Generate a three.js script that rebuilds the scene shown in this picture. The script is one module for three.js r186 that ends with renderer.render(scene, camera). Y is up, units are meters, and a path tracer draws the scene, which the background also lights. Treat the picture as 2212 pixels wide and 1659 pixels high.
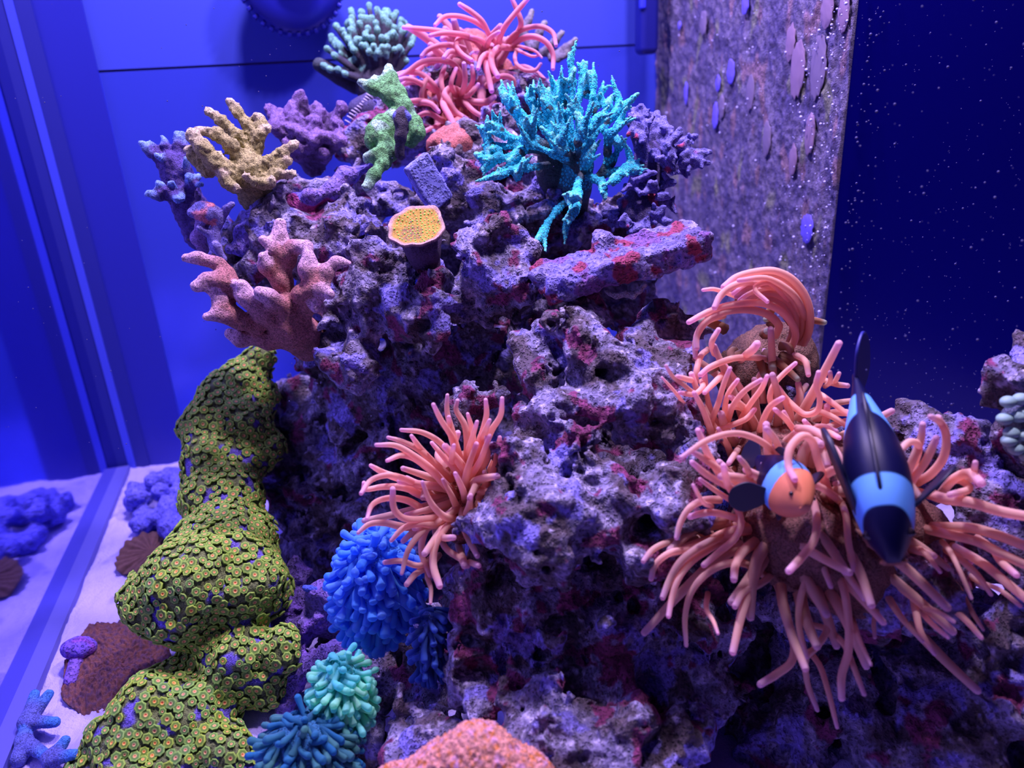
import * as THREE from 'three';
import { mergeGeometries } from 'three/addons/utils/BufferGeometryUtils.js';
import { RoundedBoxGeometry } from 'three/addons/geometries/RoundedBoxGeometry.js';
import { RectAreaLightUniformsLib } from 'three/addons/lights/RectAreaLightUniformsLib.js';

// ---------------------------------------------------------------- camera, water light, lamps, exposure
const V = (x, y, z) => new THREE.Vector3(x, y, z);
const scene = new THREE.Scene();
const camera = new THREE.PerspectiveCamera(53.1, 2212 / 1659, 0.02, 10);
camera.position.set(0, 0.36, 0);                      // a phone held just in front of the tank, 36 cm above the sand
camera.rotation.set(-22 * Math.PI / 180, -14 * Math.PI / 180, -3.2 * Math.PI / 180, 'YXZ');
camera.updateMatrixWorld(true);
camera.focus = 0.47; camera.userData.fStop = 5.6;
scene.background = new THREE.Color().setRGB(0.003, 0.0015, 0.034);   // deep blue ambient fill, added for light scattered by the water
const renderer = new THREE.WebGLRenderer();
renderer.toneMapping = THREE.LinearToneMapping;
renderer.toneMappingExposure = 1.22;
renderer.shadowMap.enabled = true;
RectAreaLightUniformsLib.init();
const LAMP_COLOR = new THREE.Color().setRGB(0.80, 0.62, 1.0);
const BLUE_COLOR = new THREE.Color().setRGB(0.22, 0.20, 1.0);
const LAMPS = [   // [x, y, z, width, depth, intensity, colour]: LED pucks hung over the open top
  [0.03, 0.86, -0.58, 0.06, 0.06, 540, LAMP_COLOR],
  [0.29, 0.86, -0.40, 0.06, 0.06, 500, LAMP_COLOR],
  [0.14, 0.84, -0.64, 0.06, 0.06, 240, BLUE_COLOR],
];

// ---------------------------------------------------------------- numbers, noise
function rng(seed) { let a = seed >>> 0; return () => { a = (a + 0x6d2b79f5) | 0; let t = Math.imul(a ^ (a >>> 15), 1 | a); t = (t + Math.imul(t ^ (t >>> 7), 61 | t)) ^ t; return ((t ^ (t >>> 14)) >>> 0) / 4294967296; }; }
const PERM = new Uint8Array(512); { const r = rng(7), p = [...Array(256).keys()]; for (let i = 255; i > 0; i--) { const j = Math.floor(r() * (i + 1)); [p[i], p[j]] = [p[j], p[i]]; } for (let i = 0; i < 512; i++) PERM[i] = p[i & 255]; }
function gr(h, x, y, z) { h &= 15; const u = h < 8 ? x : y, v = h < 4 ? y : h === 12 || h === 14 ? x : z; return ((h & 1) ? -u : u) + ((h & 2) ? -v : v); }
function noise(x, y, z) {
  const X = Math.floor(x), Y = Math.floor(y), Z = Math.floor(z); x -= X; y -= Y; z -= Z; const xi = X & 255, yi = Y & 255, zi = Z & 255;
  const u = x * x * x * (x * (x * 6 - 15) + 10), v = y * y * y * (y * (y * 6 - 15) + 10), w = z * z * z * (z * (z * 6 - 15) + 10);
  const A = PERM[xi] + yi, B = PERM[xi + 1] + yi, AA = PERM[A] + zi, AB = PERM[A + 1] + zi, BA = PERM[B] + zi, BB = PERM[B + 1] + zi;
  const L = (t, a, b) => a + t * (b - a);
  return L(w, L(v, L(u, gr(PERM[AA], x, y, z), gr(PERM[BA], x - 1, y, z)), L(u, gr(PERM[AB], x, y - 1, z), gr(PERM[BB], x - 1, y - 1, z))),
    L(v, L(u, gr(PERM[AA + 1], x, y, z - 1), gr(PERM[BA + 1], x - 1, y, z - 1)), L(u, gr(PERM[AB + 1], x, y - 1, z - 1), gr(PERM[BB + 1], x - 1, y - 1, z - 1))));
}
const fbm = (x, y, z, o = 3) => { let s = 0, a = 1, f = 1; for (let i = 0; i < o; i++) { s += a * noise(x * f, y * f, z * f + i * 17); a *= 0.5; f *= 2.03; } return s; };
const hash3 = (i, j, k) => PERM[PERM[PERM[i & 255] + (j & 255)] + (k & 255)];
function worley(x, y, z) {        // distance to the nearest of scattered points, in cells
  const X = Math.floor(x), Y = Math.floor(y), Z = Math.floor(z); let best = 9;
  for (let i = -1; i < 2; i++) for (let j = -1; j < 2; j++) for (let k = -1; k < 2; k++) {
    const h = hash3(X + i, Y + j, Z + k), dx = X + i + (h & 7) / 8 + 0.06 - x, dy = Y + j + ((h >> 3) & 7) / 8 + 0.06 - y, dz = Z + k + ((h * 37) & 63) / 64 - z, d = dx * dx + dy * dy + dz * dz;
    if (d < best) best = d;
  }
  return Math.sqrt(best);
}
const lin = (hex, k = 1) => { const c = new THREE.Color(hex); return [c.r * k, c.g * k, c.b * k]; };
const mix = (a, b, t) => [a[0] + (b[0] - a[0]) * t, a[1] + (b[1] - a[1]) * t, a[2] + (b[2] - a[2]) * t];
const sm = (a, b, x) => { const t = Math.min(1, Math.max(0, (x - a) / (b - a))); return t * t * (3 - 2 * t); };

// ---------------------------------------------------------------- where things stand: a point at a distance d (metres in front of the lens plane)
const FOCAL = 1660, MAT = camera.matrixWorld;
const at = (px, py, d) => V((px - 1106) / FOCAL * d, -(py - 829.5) / FOCAL * d, -d).applyMatrix4(MAT);
const RIGHT = V(1, 0, 0).transformDirection(MAT), UPW = V(0, 1, 0).transformDirection(MAT), BACK = V(0, 0, 1).transformDirection(MAT);
const onFloor = (px, py, y = 0) => { const r = at(px, py, 1).sub(camera.position); return camera.position.clone().addScaledVector(r, (y - camera.position.y) / r.y); };
const onBack = (px, py, z) => { const r = at(px, py, 1).sub(camera.position); return camera.position.clone().addScaledVector(r, (z - camera.position.z) / r.z); };
const toPx = (p) => { const q = p.clone().applyMatrix4(camera.matrixWorldInverse); return [1106 - FOCAL * q.x / q.z, 829.5 + FOCAL * q.y / q.z, -q.z]; };
const parse = (s) => s.trim().split(/\s+/).map((q) => q.split(',').map(Number));
const frame = (ox, oy, s) => (x, y) => [ox + x / s, oy + y / s];      // readings off an enlarged detail

// ---------------------------------------------------------------- names, things
const used = new Map();
function numbered(n) { const k = used.get(n) ?? -1; used.set(n, k + 1); return k < 0 ? n : n + '_' + String(k + 1).padStart(3, '0'); }
function shade(o) { o.traverse((m) => { if (m.isMesh) { m.castShadow = true; m.receiveShadow = true; } }); }
function thing(name, label, category, group, kind) {
  const o = new THREE.Group(); o.name = numbered(name); o.userData = { label, category }; if (group) o.userData.group = group; if (kind) o.userData.kind = kind; scene.add(o); return o;
}
function part(name, geo, mat, parent, label) { const m = new THREE.Mesh(geo, mat); m.name = name; m.castShadow = m.receiveShadow = true; if (label) m.userData.label = label; parent.add(m); return m; }
const BOX = new THREE.Box3();
function settle(g) {              // a thing stands at its base: children keep their places
  g.updateMatrixWorld(true); BOX.setFromObject(g); const b = V((BOX.min.x + BOX.max.x) / 2, BOX.min.y, (BOX.min.z + BOX.max.z) / 2);
  for (const c of g.children) c.position.sub(b); g.position.copy(b); return g;
}
function solo(name, geo, mat, label, category, group, kind) {
  geo.computeBoundingBox(); const b = geo.boundingBox, p = V((b.min.x + b.max.x) / 2, b.min.y, (b.min.z + b.max.z) / 2); geo.translate(-p.x, -p.y, -p.z);
  const m = new THREE.Mesh(geo, mat); m.name = numbered(name); m.position.copy(p); m.userData = kind === 'structure' ? { kind } : { label, category }; if (kind && kind !== 'structure') m.userData.kind = kind; if (group) m.userData.group = group;
  m.castShadow = m.receiveShadow = true; scene.add(m); return m;
}
function structure(name, geo, mat) { const m = new THREE.Mesh(geo, mat); m.name = name; m.userData = { kind: 'structure' }; m.castShadow = m.receiveShadow = true; scene.add(m); return m; }

// ---------------------------------------------------------------- soft solids: rounded forms joined smoothly, roughened, meshed as a net over a grid
class Solid {
  constructor(k, disp, amp) { this.k = k; this.disp = disp; this.amp = amp || 0; this.p = []; }
  ball(c, r, tip = 0) { return this.cap(c, c, r, r, tip, tip); }
  cap(a, b, ra, rb, ta = 0, tb = 0) { const bx = b.x - a.x, by = b.y - a.y, bz = b.z - a.z; this.p.push({ t: 0, x: a.x, y: a.y, z: a.z, bx, by, bz, l: bx * bx + by * by + bz * bz, ra, rb, ta, tb }); return this; }
  egg(c, rx, ry, rz, q) { this.p.push({ t: 1, x: c.x, y: c.y, z: c.z, rx, ry, rz, q: this.basis(q), ta: 0, tb: 0 }); return this; }       // in the axes of q (default: the view's)
  box(c, hx, hy, hz, round, q) { this.p.push({ t: 2, x: c.x, y: c.y, z: c.z, rx: hx, ry: hy, rz: hz, round, q: this.basis(q), ta: 0, tb: 0 }); return this; }
  basis(q) { const m = new THREE.Matrix4(); if (q) m.makeRotationFromQuaternion(q); else m.extractRotation(MAT); const e = m.elements; return [e[0], e[1], e[2], e[4], e[5], e[6], e[8], e[9], e[10]]; }
  chain(pts, r0, r1, t0 = 0, t1 = 1) { for (let i = 0; i + 1 < pts.length; i++) { const n = pts.length - 1, f = i / n, g = (i + 1) / n; this.cap(pts[i], pts[i + 1], r0 + (r1 - r0) * f, r0 + (r1 - r0) * g, t0 + (t1 - t0) * f, t0 + (t1 - t0) * g); } return this; }
  one(s, x, y, z) {
    x -= s.x; y -= s.y; z -= s.z;
    if (s.t === 0) { let h = s.l > 0 ? (x * s.bx + y * s.by + z * s.bz) / s.l : 0; h = h < 0 ? 0 : h > 1 ? 1 : h; this.h = h; const a = x - h * s.bx, b = y - h * s.by, c = z - h * s.bz; return Math.sqrt(a * a + b * b + c * c) - (s.ra + (s.rb - s.ra) * h); }
    const q = s.q, u = q[0] * x + q[1] * y + q[2] * z, v = q[3] * x + q[4] * y + q[5] * z, w = q[6] * x + q[7] * y + q[8] * z; this.h = 0;
    if (s.t === 1) { const a = u / s.rx, b = v / s.ry, c = w / s.rz, k0 = Math.sqrt(a * a + b * b + c * c), a2 = a / s.rx, b2 = b / s.ry, c2 = c / s.rz, k1 = Math.sqrt(a2 * a2 + b2 * b2 + c2 * c2); return k1 < 1e-9 ? -Math.min(s.rx, s.ry, s.rz) : k0 * (k0 - 1) / k1; }
    const a = Math.abs(u) - s.rx + s.round, b = Math.abs(v) - s.ry + s.round, c = Math.abs(w) - s.rz + s.round, A = Math.max(a, 0), B = Math.max(b, 0), C = Math.max(c, 0);
    return Math.sqrt(A * A + B * B + C * C) + Math.min(Math.max(a, b, c), 0) - s.round;
  }
  val(list, x, y, z) {
    let d = 1e3; const k = this.k;
    for (let i = 0; i < list.length; i++) { const e = this.one(list[i], x, y, z), g = k - Math.abs(d - e); d = Math.min(d, e); if (g > 0) d -= g * g / (4 * k); }
    return this.disp && d < this.amp * 1.6 + 0.004 && d > -this.amp * 1.6 - 0.004 ? d - this.disp(x, y, z) : d;
  }
  tip(x, y, z) { let best = 1e9, t = 0, who = 0; for (let i = 0; i < this.p.length; i++) { const s = this.p[i], d = this.one(s, x, y, z); if (d < best) { best = d; t = s.ta + (s.tb - s.ta) * this.h; who = i; } } return [t, who, best]; }
  mesh(cell, color) {
    const lo = [1e9, 1e9, 1e9], hi = [-1e9, -1e9, -1e9], pad = this.amp + this.k * 0.5 + cell * 3;
    for (const s of this.p) { const r = s.t === 0 ? Math.max(s.ra, s.rb) : s.t === 1 ? Math.max(s.rx, s.ry, s.rz) : Math.hypot(s.rx, s.ry, s.rz); const q = s.t === 0 ? [[s.x, s.y, s.z], [s.x + s.bx, s.y + s.by, s.z + s.bz]] : [[s.x, s.y, s.z]]; for (const c of q) for (let i = 0; i < 3; i++) { lo[i] = Math.min(lo[i], c[i] - r - pad); hi[i] = Math.max(hi[i], c[i] + r + pad); } }
    const n = [0, 1, 2].map((i) => Math.ceil((hi[i] - lo[i]) / cell) + 2), [nx, ny, nz] = n, F = new Float32Array(nx * ny * nz), B = 8, hb = B * cell * 0.87, id = (i, j, k) => (k * ny + j) * nx + i;
    for (let bk = 0; bk < nz; bk += B) for (let bj = 0; bj < ny; bj += B) for (let bi = 0; bi < nx; bi += B) {
      const cx = lo[0] + (bi + B / 2) * cell, cy = lo[1] + (bj + B / 2) * cell, cz = lo[2] + (bk + B / 2) * cell, ds = this.p.map((s) => this.one(s, cx, cy, cz)), m = Math.min(...ds), reach = hb + this.amp * 1.5 + this.k + cell * 2;
      const ei = Math.min(nx, bi + B), ej = Math.min(ny, bj + B), ek = Math.min(nz, bk + B);
      if (m > reach || m < -reach * 1.6) { for (let k = bk; k < ek; k++) for (let j = bj; j < ej; j++) F.fill(m > 0 ? 1 : -1, id(bi, j, k), id(ei - 1, j, k) + 1); continue; }
      const list = this.p.filter((_, i) => ds[i] < m + 2 * hb + this.k + 0.001);
      for (let k = bk; k < ek; k++) for (let j = bj; j < ej; j++) for (let i = bi; i < ei; i++) F[id(i, j, k)] = this.val(list, lo[0] + i * cell, lo[1] + j * cell, lo[2] + k * cell);
    }
    const V0 = new Int32Array(nx * ny * nz).fill(-1), P = [], I = [];
    for (let k = 0; k + 1 < nz; k++) for (let j = 0; j + 1 < ny; j++) for (let i = 0; i + 1 < nx; i++) {
      const o = id(i, j, k), f = [F[o], F[o + 1], F[o + nx], F[o + nx + 1], F[o + nx * ny], F[o + nx * ny + 1], F[o + nx * ny + nx], F[o + nx * ny + nx + 1]];
      let neg = 0; for (let c = 0; c < 8; c++) if (f[c] < 0) neg++;
      if (!neg || neg === 8) continue;
      let sx = 0, sy = 0, sz = 0, c = 0;
      for (let e = 0; e < 12; e++) { const [a, b] = EDGES[e]; if ((f[a] < 0) !== (f[b] < 0)) { const t = f[a] / (f[a] - f[b]); sx += (a & 1) + t * ((b & 1) - (a & 1)); sy += ((a >> 1) & 1) + t * (((b >> 1) & 1) - ((a >> 1) & 1)); sz += (a >> 2) + t * ((b >> 2) - (a >> 2)); c++; } }
      V0[o] = P.length / 3; P.push(lo[0] + (i + sx / c) * cell, lo[1] + (j + sy / c) * cell, lo[2] + (k + sz / c) * cell);
    }
    const quad = (a, b, c, d, flip) => { if (a < 0 || b < 0 || c < 0 || d < 0) return; if (flip) I.push(a, c, b, b, c, d); else I.push(a, b, c, b, d, c); };
    for (let k = 1; k + 1 < nz; k++) for (let j = 1; j + 1 < ny; j++) for (let i = 1; i + 1 < nx; i++) {
      const o = id(i, j, k), a = F[o] < 0;
      if (a !== (F[o + 1] < 0)) quad(V0[o - nx - nx * ny], V0[o - nx * ny], V0[o - nx], V0[o], !a);
      if (a !== (F[o + nx] < 0)) quad(V0[o - 1 - nx * ny], V0[o - nx * ny], V0[o - 1], V0[o], a);
      if (a !== (F[o + nx * ny] < 0)) quad(V0[o - 1 - nx], V0[o - nx], V0[o - 1], V0[o], !a);
    }
    const own = new Int32Array(P.length / 3).map((_, i) => i), root = (i) => { while (own[i] !== i) i = own[i] = own[own[i]]; return i; };   // loose crumbs are dropped
    for (let f = 0; f < I.length; f += 3) { const a = root(I[f]); own[root(I[f + 1])] = a; own[root(I[f + 2])] = a; }
    const size = new Int32Array(own.length); for (let i = 0; i < own.length; i++) size[root(i)]++;
    const most = size.reduce((a, b) => Math.max(a, b), 0), J = []; for (let f = 0; f < I.length; f += 3) if (size[root(I[f])] > Math.min(700, most * 0.2)) J.push(I[f], I[f + 1], I[f + 2]);
    const g = new THREE.BufferGeometry(); g.setAttribute('position', new THREE.BufferAttribute(new Float32Array(P), 3)); g.setIndex(new THREE.BufferAttribute(new Uint32Array(J), 1)); g.computeVertexNormals();
    tris += J.length / 3;
    return color ? facets(tint(g, color)) : g;
  }
}
const EDGES = []; for (let a = 0; a < 8; a++) for (const b of [a | 1, a | 2, a | 4]) if (b > a) EDGES.push([a, b]);
let tris = 0;
function tint(g, color) {
  const P = g.attributes.position, n = P.count, C = new Float32Array(n * 3), U = new Float32Array(n * 2);
  for (let i = 0; i < n; i++) { const x = P.getX(i), y = P.getY(i), z = P.getZ(i), c = color(x, y, z); C[i * 3] = c[0]; C[i * 3 + 1] = c[1]; C[i * 3 + 2] = c[2]; U[i * 2] = (x + 0.45 * z) * 12; U[i * 2 + 1] = (y - 0.5 * z) * 12; }
  g.setAttribute('color', new THREE.BufferAttribute(C, 3)); g.setAttribute('uv', new THREE.BufferAttribute(U, 2)); return g;
}
// surface coordinates in metres from three sides: every face takes the side it looks to most
function facets(g) {
  const P = g.attributes.position, N = g.attributes.normal, C = g.attributes.color, I = g.index.array, map = new Map(), src = [], uv = [], K = 4.5, out = new Uint32Array(I.length);
  for (let f = 0; f < I.length; f += 3) {
    const [a, b, c] = [I[f], I[f + 1], I[f + 2]], n = [N.getX(a) + N.getX(b) + N.getX(c), N.getY(a) + N.getY(b) + N.getY(c), N.getZ(a) + N.getZ(b) + N.getZ(c)].map(Math.abs), s = n[0] > n[1] && n[0] > n[2] ? 0 : n[1] > n[2] ? 1 : 2;
    for (let k = 0; k < 3; k++) { const v = I[f + k], key = v * 3 + s; let q = map.get(key); if (q === undefined) { q = src.length; map.set(key, q); src.push(v); const x = P.getX(v), y = P.getY(v), z = P.getZ(v); if (s === 0) uv.push(z * K, y * K); else if (s === 1) uv.push(x * K, z * K + 0.37); else uv.push(x * K + 0.61, y * K); } out[f + k] = q; }
  }
  const pick = (A) => { const r = new Float32Array(src.length * 3); src.forEach((v, i) => { r[i * 3] = A.getX(v); r[i * 3 + 1] = A.getY(v); r[i * 3 + 2] = A.getZ(v); }); return new THREE.BufferAttribute(r, 3); };
  const o = new THREE.BufferGeometry(); o.setAttribute('position', pick(P)); o.setAttribute('normal', pick(N)); o.setAttribute('color', pick(C)); o.setAttribute('uv', new THREE.BufferAttribute(new Float32Array(uv), 2)); o.setIndex(new THREE.BufferAttribute(out, 1)); return o;
}
// a tapering arm along points (base first), with a rounded end; colour runs along it
function arm(pts, rad, col, n = 20, m = 9) {
  const curve = new THREE.CatmullRomCurve3(pts, false, 'centripetal'), len = curve.getLength(), fr = curve.computeFrenetFrames(n, false), P = [], N = [], C = [], I = []; let rings = 0;
  const ring = (c, no, bi, ta, r, slope, t) => { for (let j = 0; j < m; j++) { const a = j / m * Math.PI * 2, cs = Math.cos(a), s = Math.sin(a), v = V(0, 0, 0).addScaledVector(no, cs).addScaledVector(bi, s); P.push(c.x + v.x * r, c.y + v.y * r, c.z + v.z * r); v.addScaledVector(ta, slope).normalize(); N.push(v.x, v.y, v.z); C.push(...col(t)); } rings++; };
  for (let i = 0; i <= n; i++) { const t = i / n; ring(curve.getPointAt(t), fr.normals[i], fr.binormals[i], fr.tangents[i], rad(t), 0, t); }
  const end = curve.getPointAt(1), r = rad(1);
  for (const q of [0.45, 0.8, 0.97]) ring(end.clone().addScaledVector(fr.tangents[n], r * q), fr.normals[n], fr.binormals[n], fr.tangents[n], r * Math.sqrt(1 - q * q), q * 2, 1);
  P.push(...end.clone().addScaledVector(fr.tangents[n], r).toArray()); N.push(...fr.tangents[n].toArray()); C.push(...col(1));
  for (let i = 0; i + 1 < rings; i++) for (let j = 0; j < m; j++) { const a = i * m + j, b = i * m + (j + 1) % m, c = a + m, d = b + m; I.push(a, b, c, b, d, c); }
  const top = rings * m; for (let j = 0; j < m; j++) I.push((rings - 1) * m + j, (rings - 1) * m + (j + 1) % m, top);
  const g = new THREE.BufferGeometry(); g.setAttribute('position', new THREE.BufferAttribute(new Float32Array(P), 3)); g.setAttribute('normal', new THREE.BufferAttribute(new Float32Array(N), 3)); g.setAttribute('color', new THREE.BufferAttribute(new Float32Array(C), 3)); g.setIndex(I);
  tris += I.length / 3; g.userData.len = len; return g;
}

// ---------------------------------------------------------------- materials
const GRAIN = (() => { const n = 512, d = new Uint8Array(n * n * 4), T = Math.PI * 2; for (let j = 0; j < n; j++) for (let i = 0; i < n; i++) {
  const w = (f, s) => { const a = i / n * T, b = j / n * T, R = f / T; return noise(Math.cos(a) * R + s, Math.sin(a) * R + Math.cos(b) * R * 0.7 + 31, Math.sin(b) * R + s * 2); };
  const v = 0.5 + 0.28 * w(40, 1) + 0.22 * w(90, 5) + 0.16 * w(170, 9), o = (j * n + i) * 4; d[o] = d[o + 1] = d[o + 2] = Math.max(0, Math.min(255, v * 255)); d[o + 3] = 255; }
  const t = new THREE.DataTexture(d, n, n); t.wrapS = t.wrapT = THREE.RepeatWrapping; t.magFilter = THREE.LinearFilter; t.needsUpdate = true; return t; })();
// speckle: light and dark grains of sediment, shell and algae
const SPECK = (() => { const n = 1024, d = new Uint8Array(n * n * 4), r = rng(99), B = new Float32Array(n * n).fill(0.80);
  for (let k = 0; k < 26000; k++) { const x = r() * n, y = r() * n, R = 1.5 + 5 * r() * r(), v = r() < 0.5 ? 0.22 + 0.3 * r() : 0.9 + 0.3 * r(); for (let j = -7; j <= 7; j++) for (let i = -7; i <= 7; i++) { if (i * i + j * j > R * R) continue; const o = ((Math.floor(y + j) + n) % n) * n + (Math.floor(x + i) + n) % n; B[o] = B[o] * 0.35 + v * 0.65; } }
  for (let o = 0; o < n * n; o++) { const v = Math.min(255, B[o] * 235 + 20 * r()); d[o * 4] = v; d[o * 4 + 1] = v; d[o * 4 + 2] = Math.min(255, v * 1.06); d[o * 4 + 3] = 255; }
  const t = new THREE.DataTexture(d, n, n); t.wrapS = t.wrapT = THREE.RepeatWrapping; t.magFilter = THREE.LinearFilter; t.needsUpdate = true; return t; })();
const FINE = SPECK.clone(); FINE.repeat.set(2.6, 2.6); FINE.needsUpdate = true;
const rockM = new THREE.MeshStandardMaterial({ name: 'live_rock', vertexColors: true, roughness: 0.85, map: SPECK, bumpMap: SPECK, bumpScale: 0.0022 });
const coralM = new THREE.MeshStandardMaterial({ name: 'coral_skin', vertexColors: true, roughness: 0.8, map: FINE, bumpMap: FINE, bumpScale: 0.0013 });
const fleshM = new THREE.MeshPhysicalMaterial({ name: 'soft_flesh', vertexColors: true, roughness: 0.75, transmission: 0.55, thickness: 0, specularIntensity: 0.25 });
const skinM = new THREE.MeshPhysicalMaterial({ name: 'fish_skin', vertexColors: true, roughness: 0.45, specularIntensity: 0.5 });
const plain = (r, g, b, rough = 0.6, more = {}) => new THREE.MeshPhysicalMaterial({ color: new THREE.Color().setRGB(r, g, b), roughness: rough, ...more });
const toned = (r, g, b, rough = 0.6, more = {}) => plain(r, g, b, rough, more);

// ---------------------------------------------------------------- the tank: floor, walls, corner, lamps
const WX = -0.2265, BZ = -0.797;              // left glass, back panel
{
  // sand
  const NX = 170, NZ = 200, x0 = WX, x1 = 0.72, z0 = BZ, z1 = 0.02, P = [], I = [];
  const h = (x, z) => 0.0035 * fbm(x * 18, 2, z * 18, 3) + 0.0012 * noise(x * 160, 4, z * 160) + 0.0008 * noise(x * 420, 8, z * 420);
  for (let j = 0; j <= NZ; j++) for (let i = 0; i <= NX; i++) { const u = i / NX, x = x0 + (x1 - x0) * u * u * (0.4 + 0.6 * u) , z = z0 + (z1 - z0) * j / NZ; P.push(x, h(x, z), z); }
  for (let j = 0; j < NZ; j++) for (let i = 0; i < NX; i++) { const a = j * (NX + 1) + i; I.push(a, a + NX + 1, a + 1, a + 1, a + NX + 1, a + NX + 2); }
  const g = new THREE.BufferGeometry(); g.setAttribute('position', new THREE.BufferAttribute(new Float32Array(P), 3)); g.setIndex(I); g.computeVertexNormals();
  tint(g, (x, y, z) => { const s = 1 + 0.10 * noise(x * 300, 3, z * 300) + 0.12 * noise(x * 60, 3, z * 60), d = sm(0.25, 0.55, fbm(x * 30, 9, z * 30)); return mix([0.46 * s, 0.40 * s, 0.82 * s], [0.30, 0.26, 0.66], d); });
  const uv = g.attributes.uv; for (let i = 0; i < uv.count; i++) uv.setXY(i, P[i * 3] * 14, P[i * 3 + 2] * 14);
  structure('floor', g, new THREE.MeshStandardMaterial({ name: 'pale_sand', vertexColors: true, roughness: 0.95, bumpMap: GRAIN, bumpScale: 0.001 }));
  // slab under the sand
  const base = new THREE.BoxGeometry(1.2, 0.02, 1.0); base.translate(0.3, -0.022, -0.4); structure('floor_base', base, plain(0.02, 0.02, 0.1));
  // glass on the left: seen from the water side it mirrors the tank
  const wl = new THREE.BoxGeometry(0.012, 0.62, 0.86); wl.translate(WX - 0.006, 0.27, BZ + 0.43); structure('wall_left', wl, plain(0.42, 0.42, 0.85, 0.06, { metalness: 1 }));
  const wb = new THREE.BoxGeometry(1.2, 0.395, 0.012); wb.translate(0.3, 0.379 - 0.1975, BZ - 0.006); structure('wall_back', wb, plain(0.050, 0.075, 0.62, 0.16, { specularIntensity: 0.9, metalness: 0.35 }));
  const wt = new THREE.BoxGeometry(1.2, 0.95, 0.012); wt.translate(0.3, 0.381 + 0.475, BZ - 0.007); structure('wall_back_upper', wt, plain(0.046, 0.068, 0.46, 0.3));
  const wr = new THREE.BoxGeometry(0.012, 0.62, 0.86); wr.translate(0.72, 0.27, BZ + 0.43); structure('wall_right', wr, plain(0.004, 0.003, 0.05, 0.3));
  // the silicone corner where back and left glass meet: two dark beads with a bright glass edge between them, and a broad clear strip
  const strip = (name, a, b, z, m) => { const s = new THREE.BoxGeometry(b - a, 0.60, 0.004); s.translate((a + b) / 2, 0.27, z); return structure(name, s, m); };
  const dark = plain(0.010, 0.014, 0.22, 0.5);
  strip('trim_1', WX, WX + 0.010, BZ + 0.004, dark);
  strip('trim_2', WX + 0.010, WX + 0.017, BZ + 0.005, plain(0.05, 0.07, 0.60, 0.3));
  strip('trim_3', WX + 0.017, WX + 0.030, BZ + 0.004, dark);
  strip('trim_4', WX + 0.030, WX + 0.068, BZ + 0.002, plain(0.014, 0.018, 0.30, 0.4));
  const seam = new THREE.BoxGeometry(0.012, 0.006, 0.78); seam.translate(WX + 0.006, 0.003, BZ + 0.40); structure('trim_5', seam, plain(0.09, 0.09, 0.42, 0.5));
}
for (const [i, [x, y, z, w, d, k, col]] of LAMPS.entries()) {
  const t = thing('aquarium_lamp', ['square violet-white aquarium lamp hung over the left half of the tank', 'square violet-white aquarium lamp hung over the right half of the tank', 'square blue aquarium lamp hung towards the back panel'][i], 'lamp');
  const b = new RoundedBoxGeometry(w + 0.03, 0.03, d + 0.03, 3, 0.006); b.translate(x, y + 0.019, z); part('housing', b, plain(0.03, 0.03, 0.035, 0.4), t);
  const f = new THREE.BoxGeometry(w, 0.004, d); f.translate(x, y + 0.004, z); part('lens', f, new THREE.MeshStandardMaterial({ color: 0x222222, emissive: col, emissiveIntensity: 6 }), t);
  const c = new THREE.CylinderGeometry(0.0015, 0.0015, 0.2, 6); c.translate(x, y + 0.13, z); part('cord', c, plain(0.02, 0.02, 0.02), t);
  const l = new THREE.RectAreaLight(col, k, w, d); l.name = 'lamp_light'; l.position.set(x, y - 0.002, z); l.rotation.x = -Math.PI / 2; t.add(l);
  settle(t);
}

// ---------------------------------------------------------------- rocks
const rockRough = (sx, k = 1) => (x, y, z) => {
  x += sx; const pit = Math.max(0, noise(x * 40, y * 40 + 9, z * 40) - 0.14), w = worley(x * 95, y * 95, z * 95);
  return k * (0.013 * noise(x * 28, y * 28, z * 28) + 0.0075 * noise(x * 75, y * 75, z * 75) + 0.0042 * (0.55 - w) + 0.0036 * noise(x * 180, y * 180, z * 180) + 0.0018 * noise(x * 370, y * 370, z * 370) - 0.042 * pit);
};
const R0 = [0.24, 0.21, 0.38], R1 = [0.10, 0.07, 0.10], RB = [0.24, 0.21, 0.66], RM = [0.21, 0.03, 0.12], RP = [0.50, 0.45, 0.66];
const rockTone = (seed, blue = 0, red = 0) => (x, y, z) => {
  const a = fbm(x * 40 + seed, y * 40, z * 40), g = noise(x * 520, y * 520, z * 520), g2 = noise(x * 210 + 3, y * 210, z * 210);
  let c = mix(R0, R1, sm(-0.25, 0.25, a + g2 * 0.35)); c = mix(c, RP, sm(0.15, 0.5, g2 - a * 0.3));
  c = mix(c, RB, sm(0.16, 0.24, fbm(x * 42, y * 42 + seed, z * 42) + blue - 0.11 + g2 * 0.30)); c = mix(c, RM, sm(0.24, 0.29, fbm(x * 44, y * 44, z * 44 + seed * 2) + red - 0.06 + g2 * 0.20));
  const s = 1 + 0.8 * g; return [c[0] * s, c[1] * s, c[2] * s];
};
const px = (d) => d / FOCAL;
const heap = (S, text, set = (x, y) => 0) => { for (const [x, y, d, r] of parse(text)) { const e = d + set(x, y); S.ball(at(x, y, e), r * px(e)); } return S; };

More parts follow.
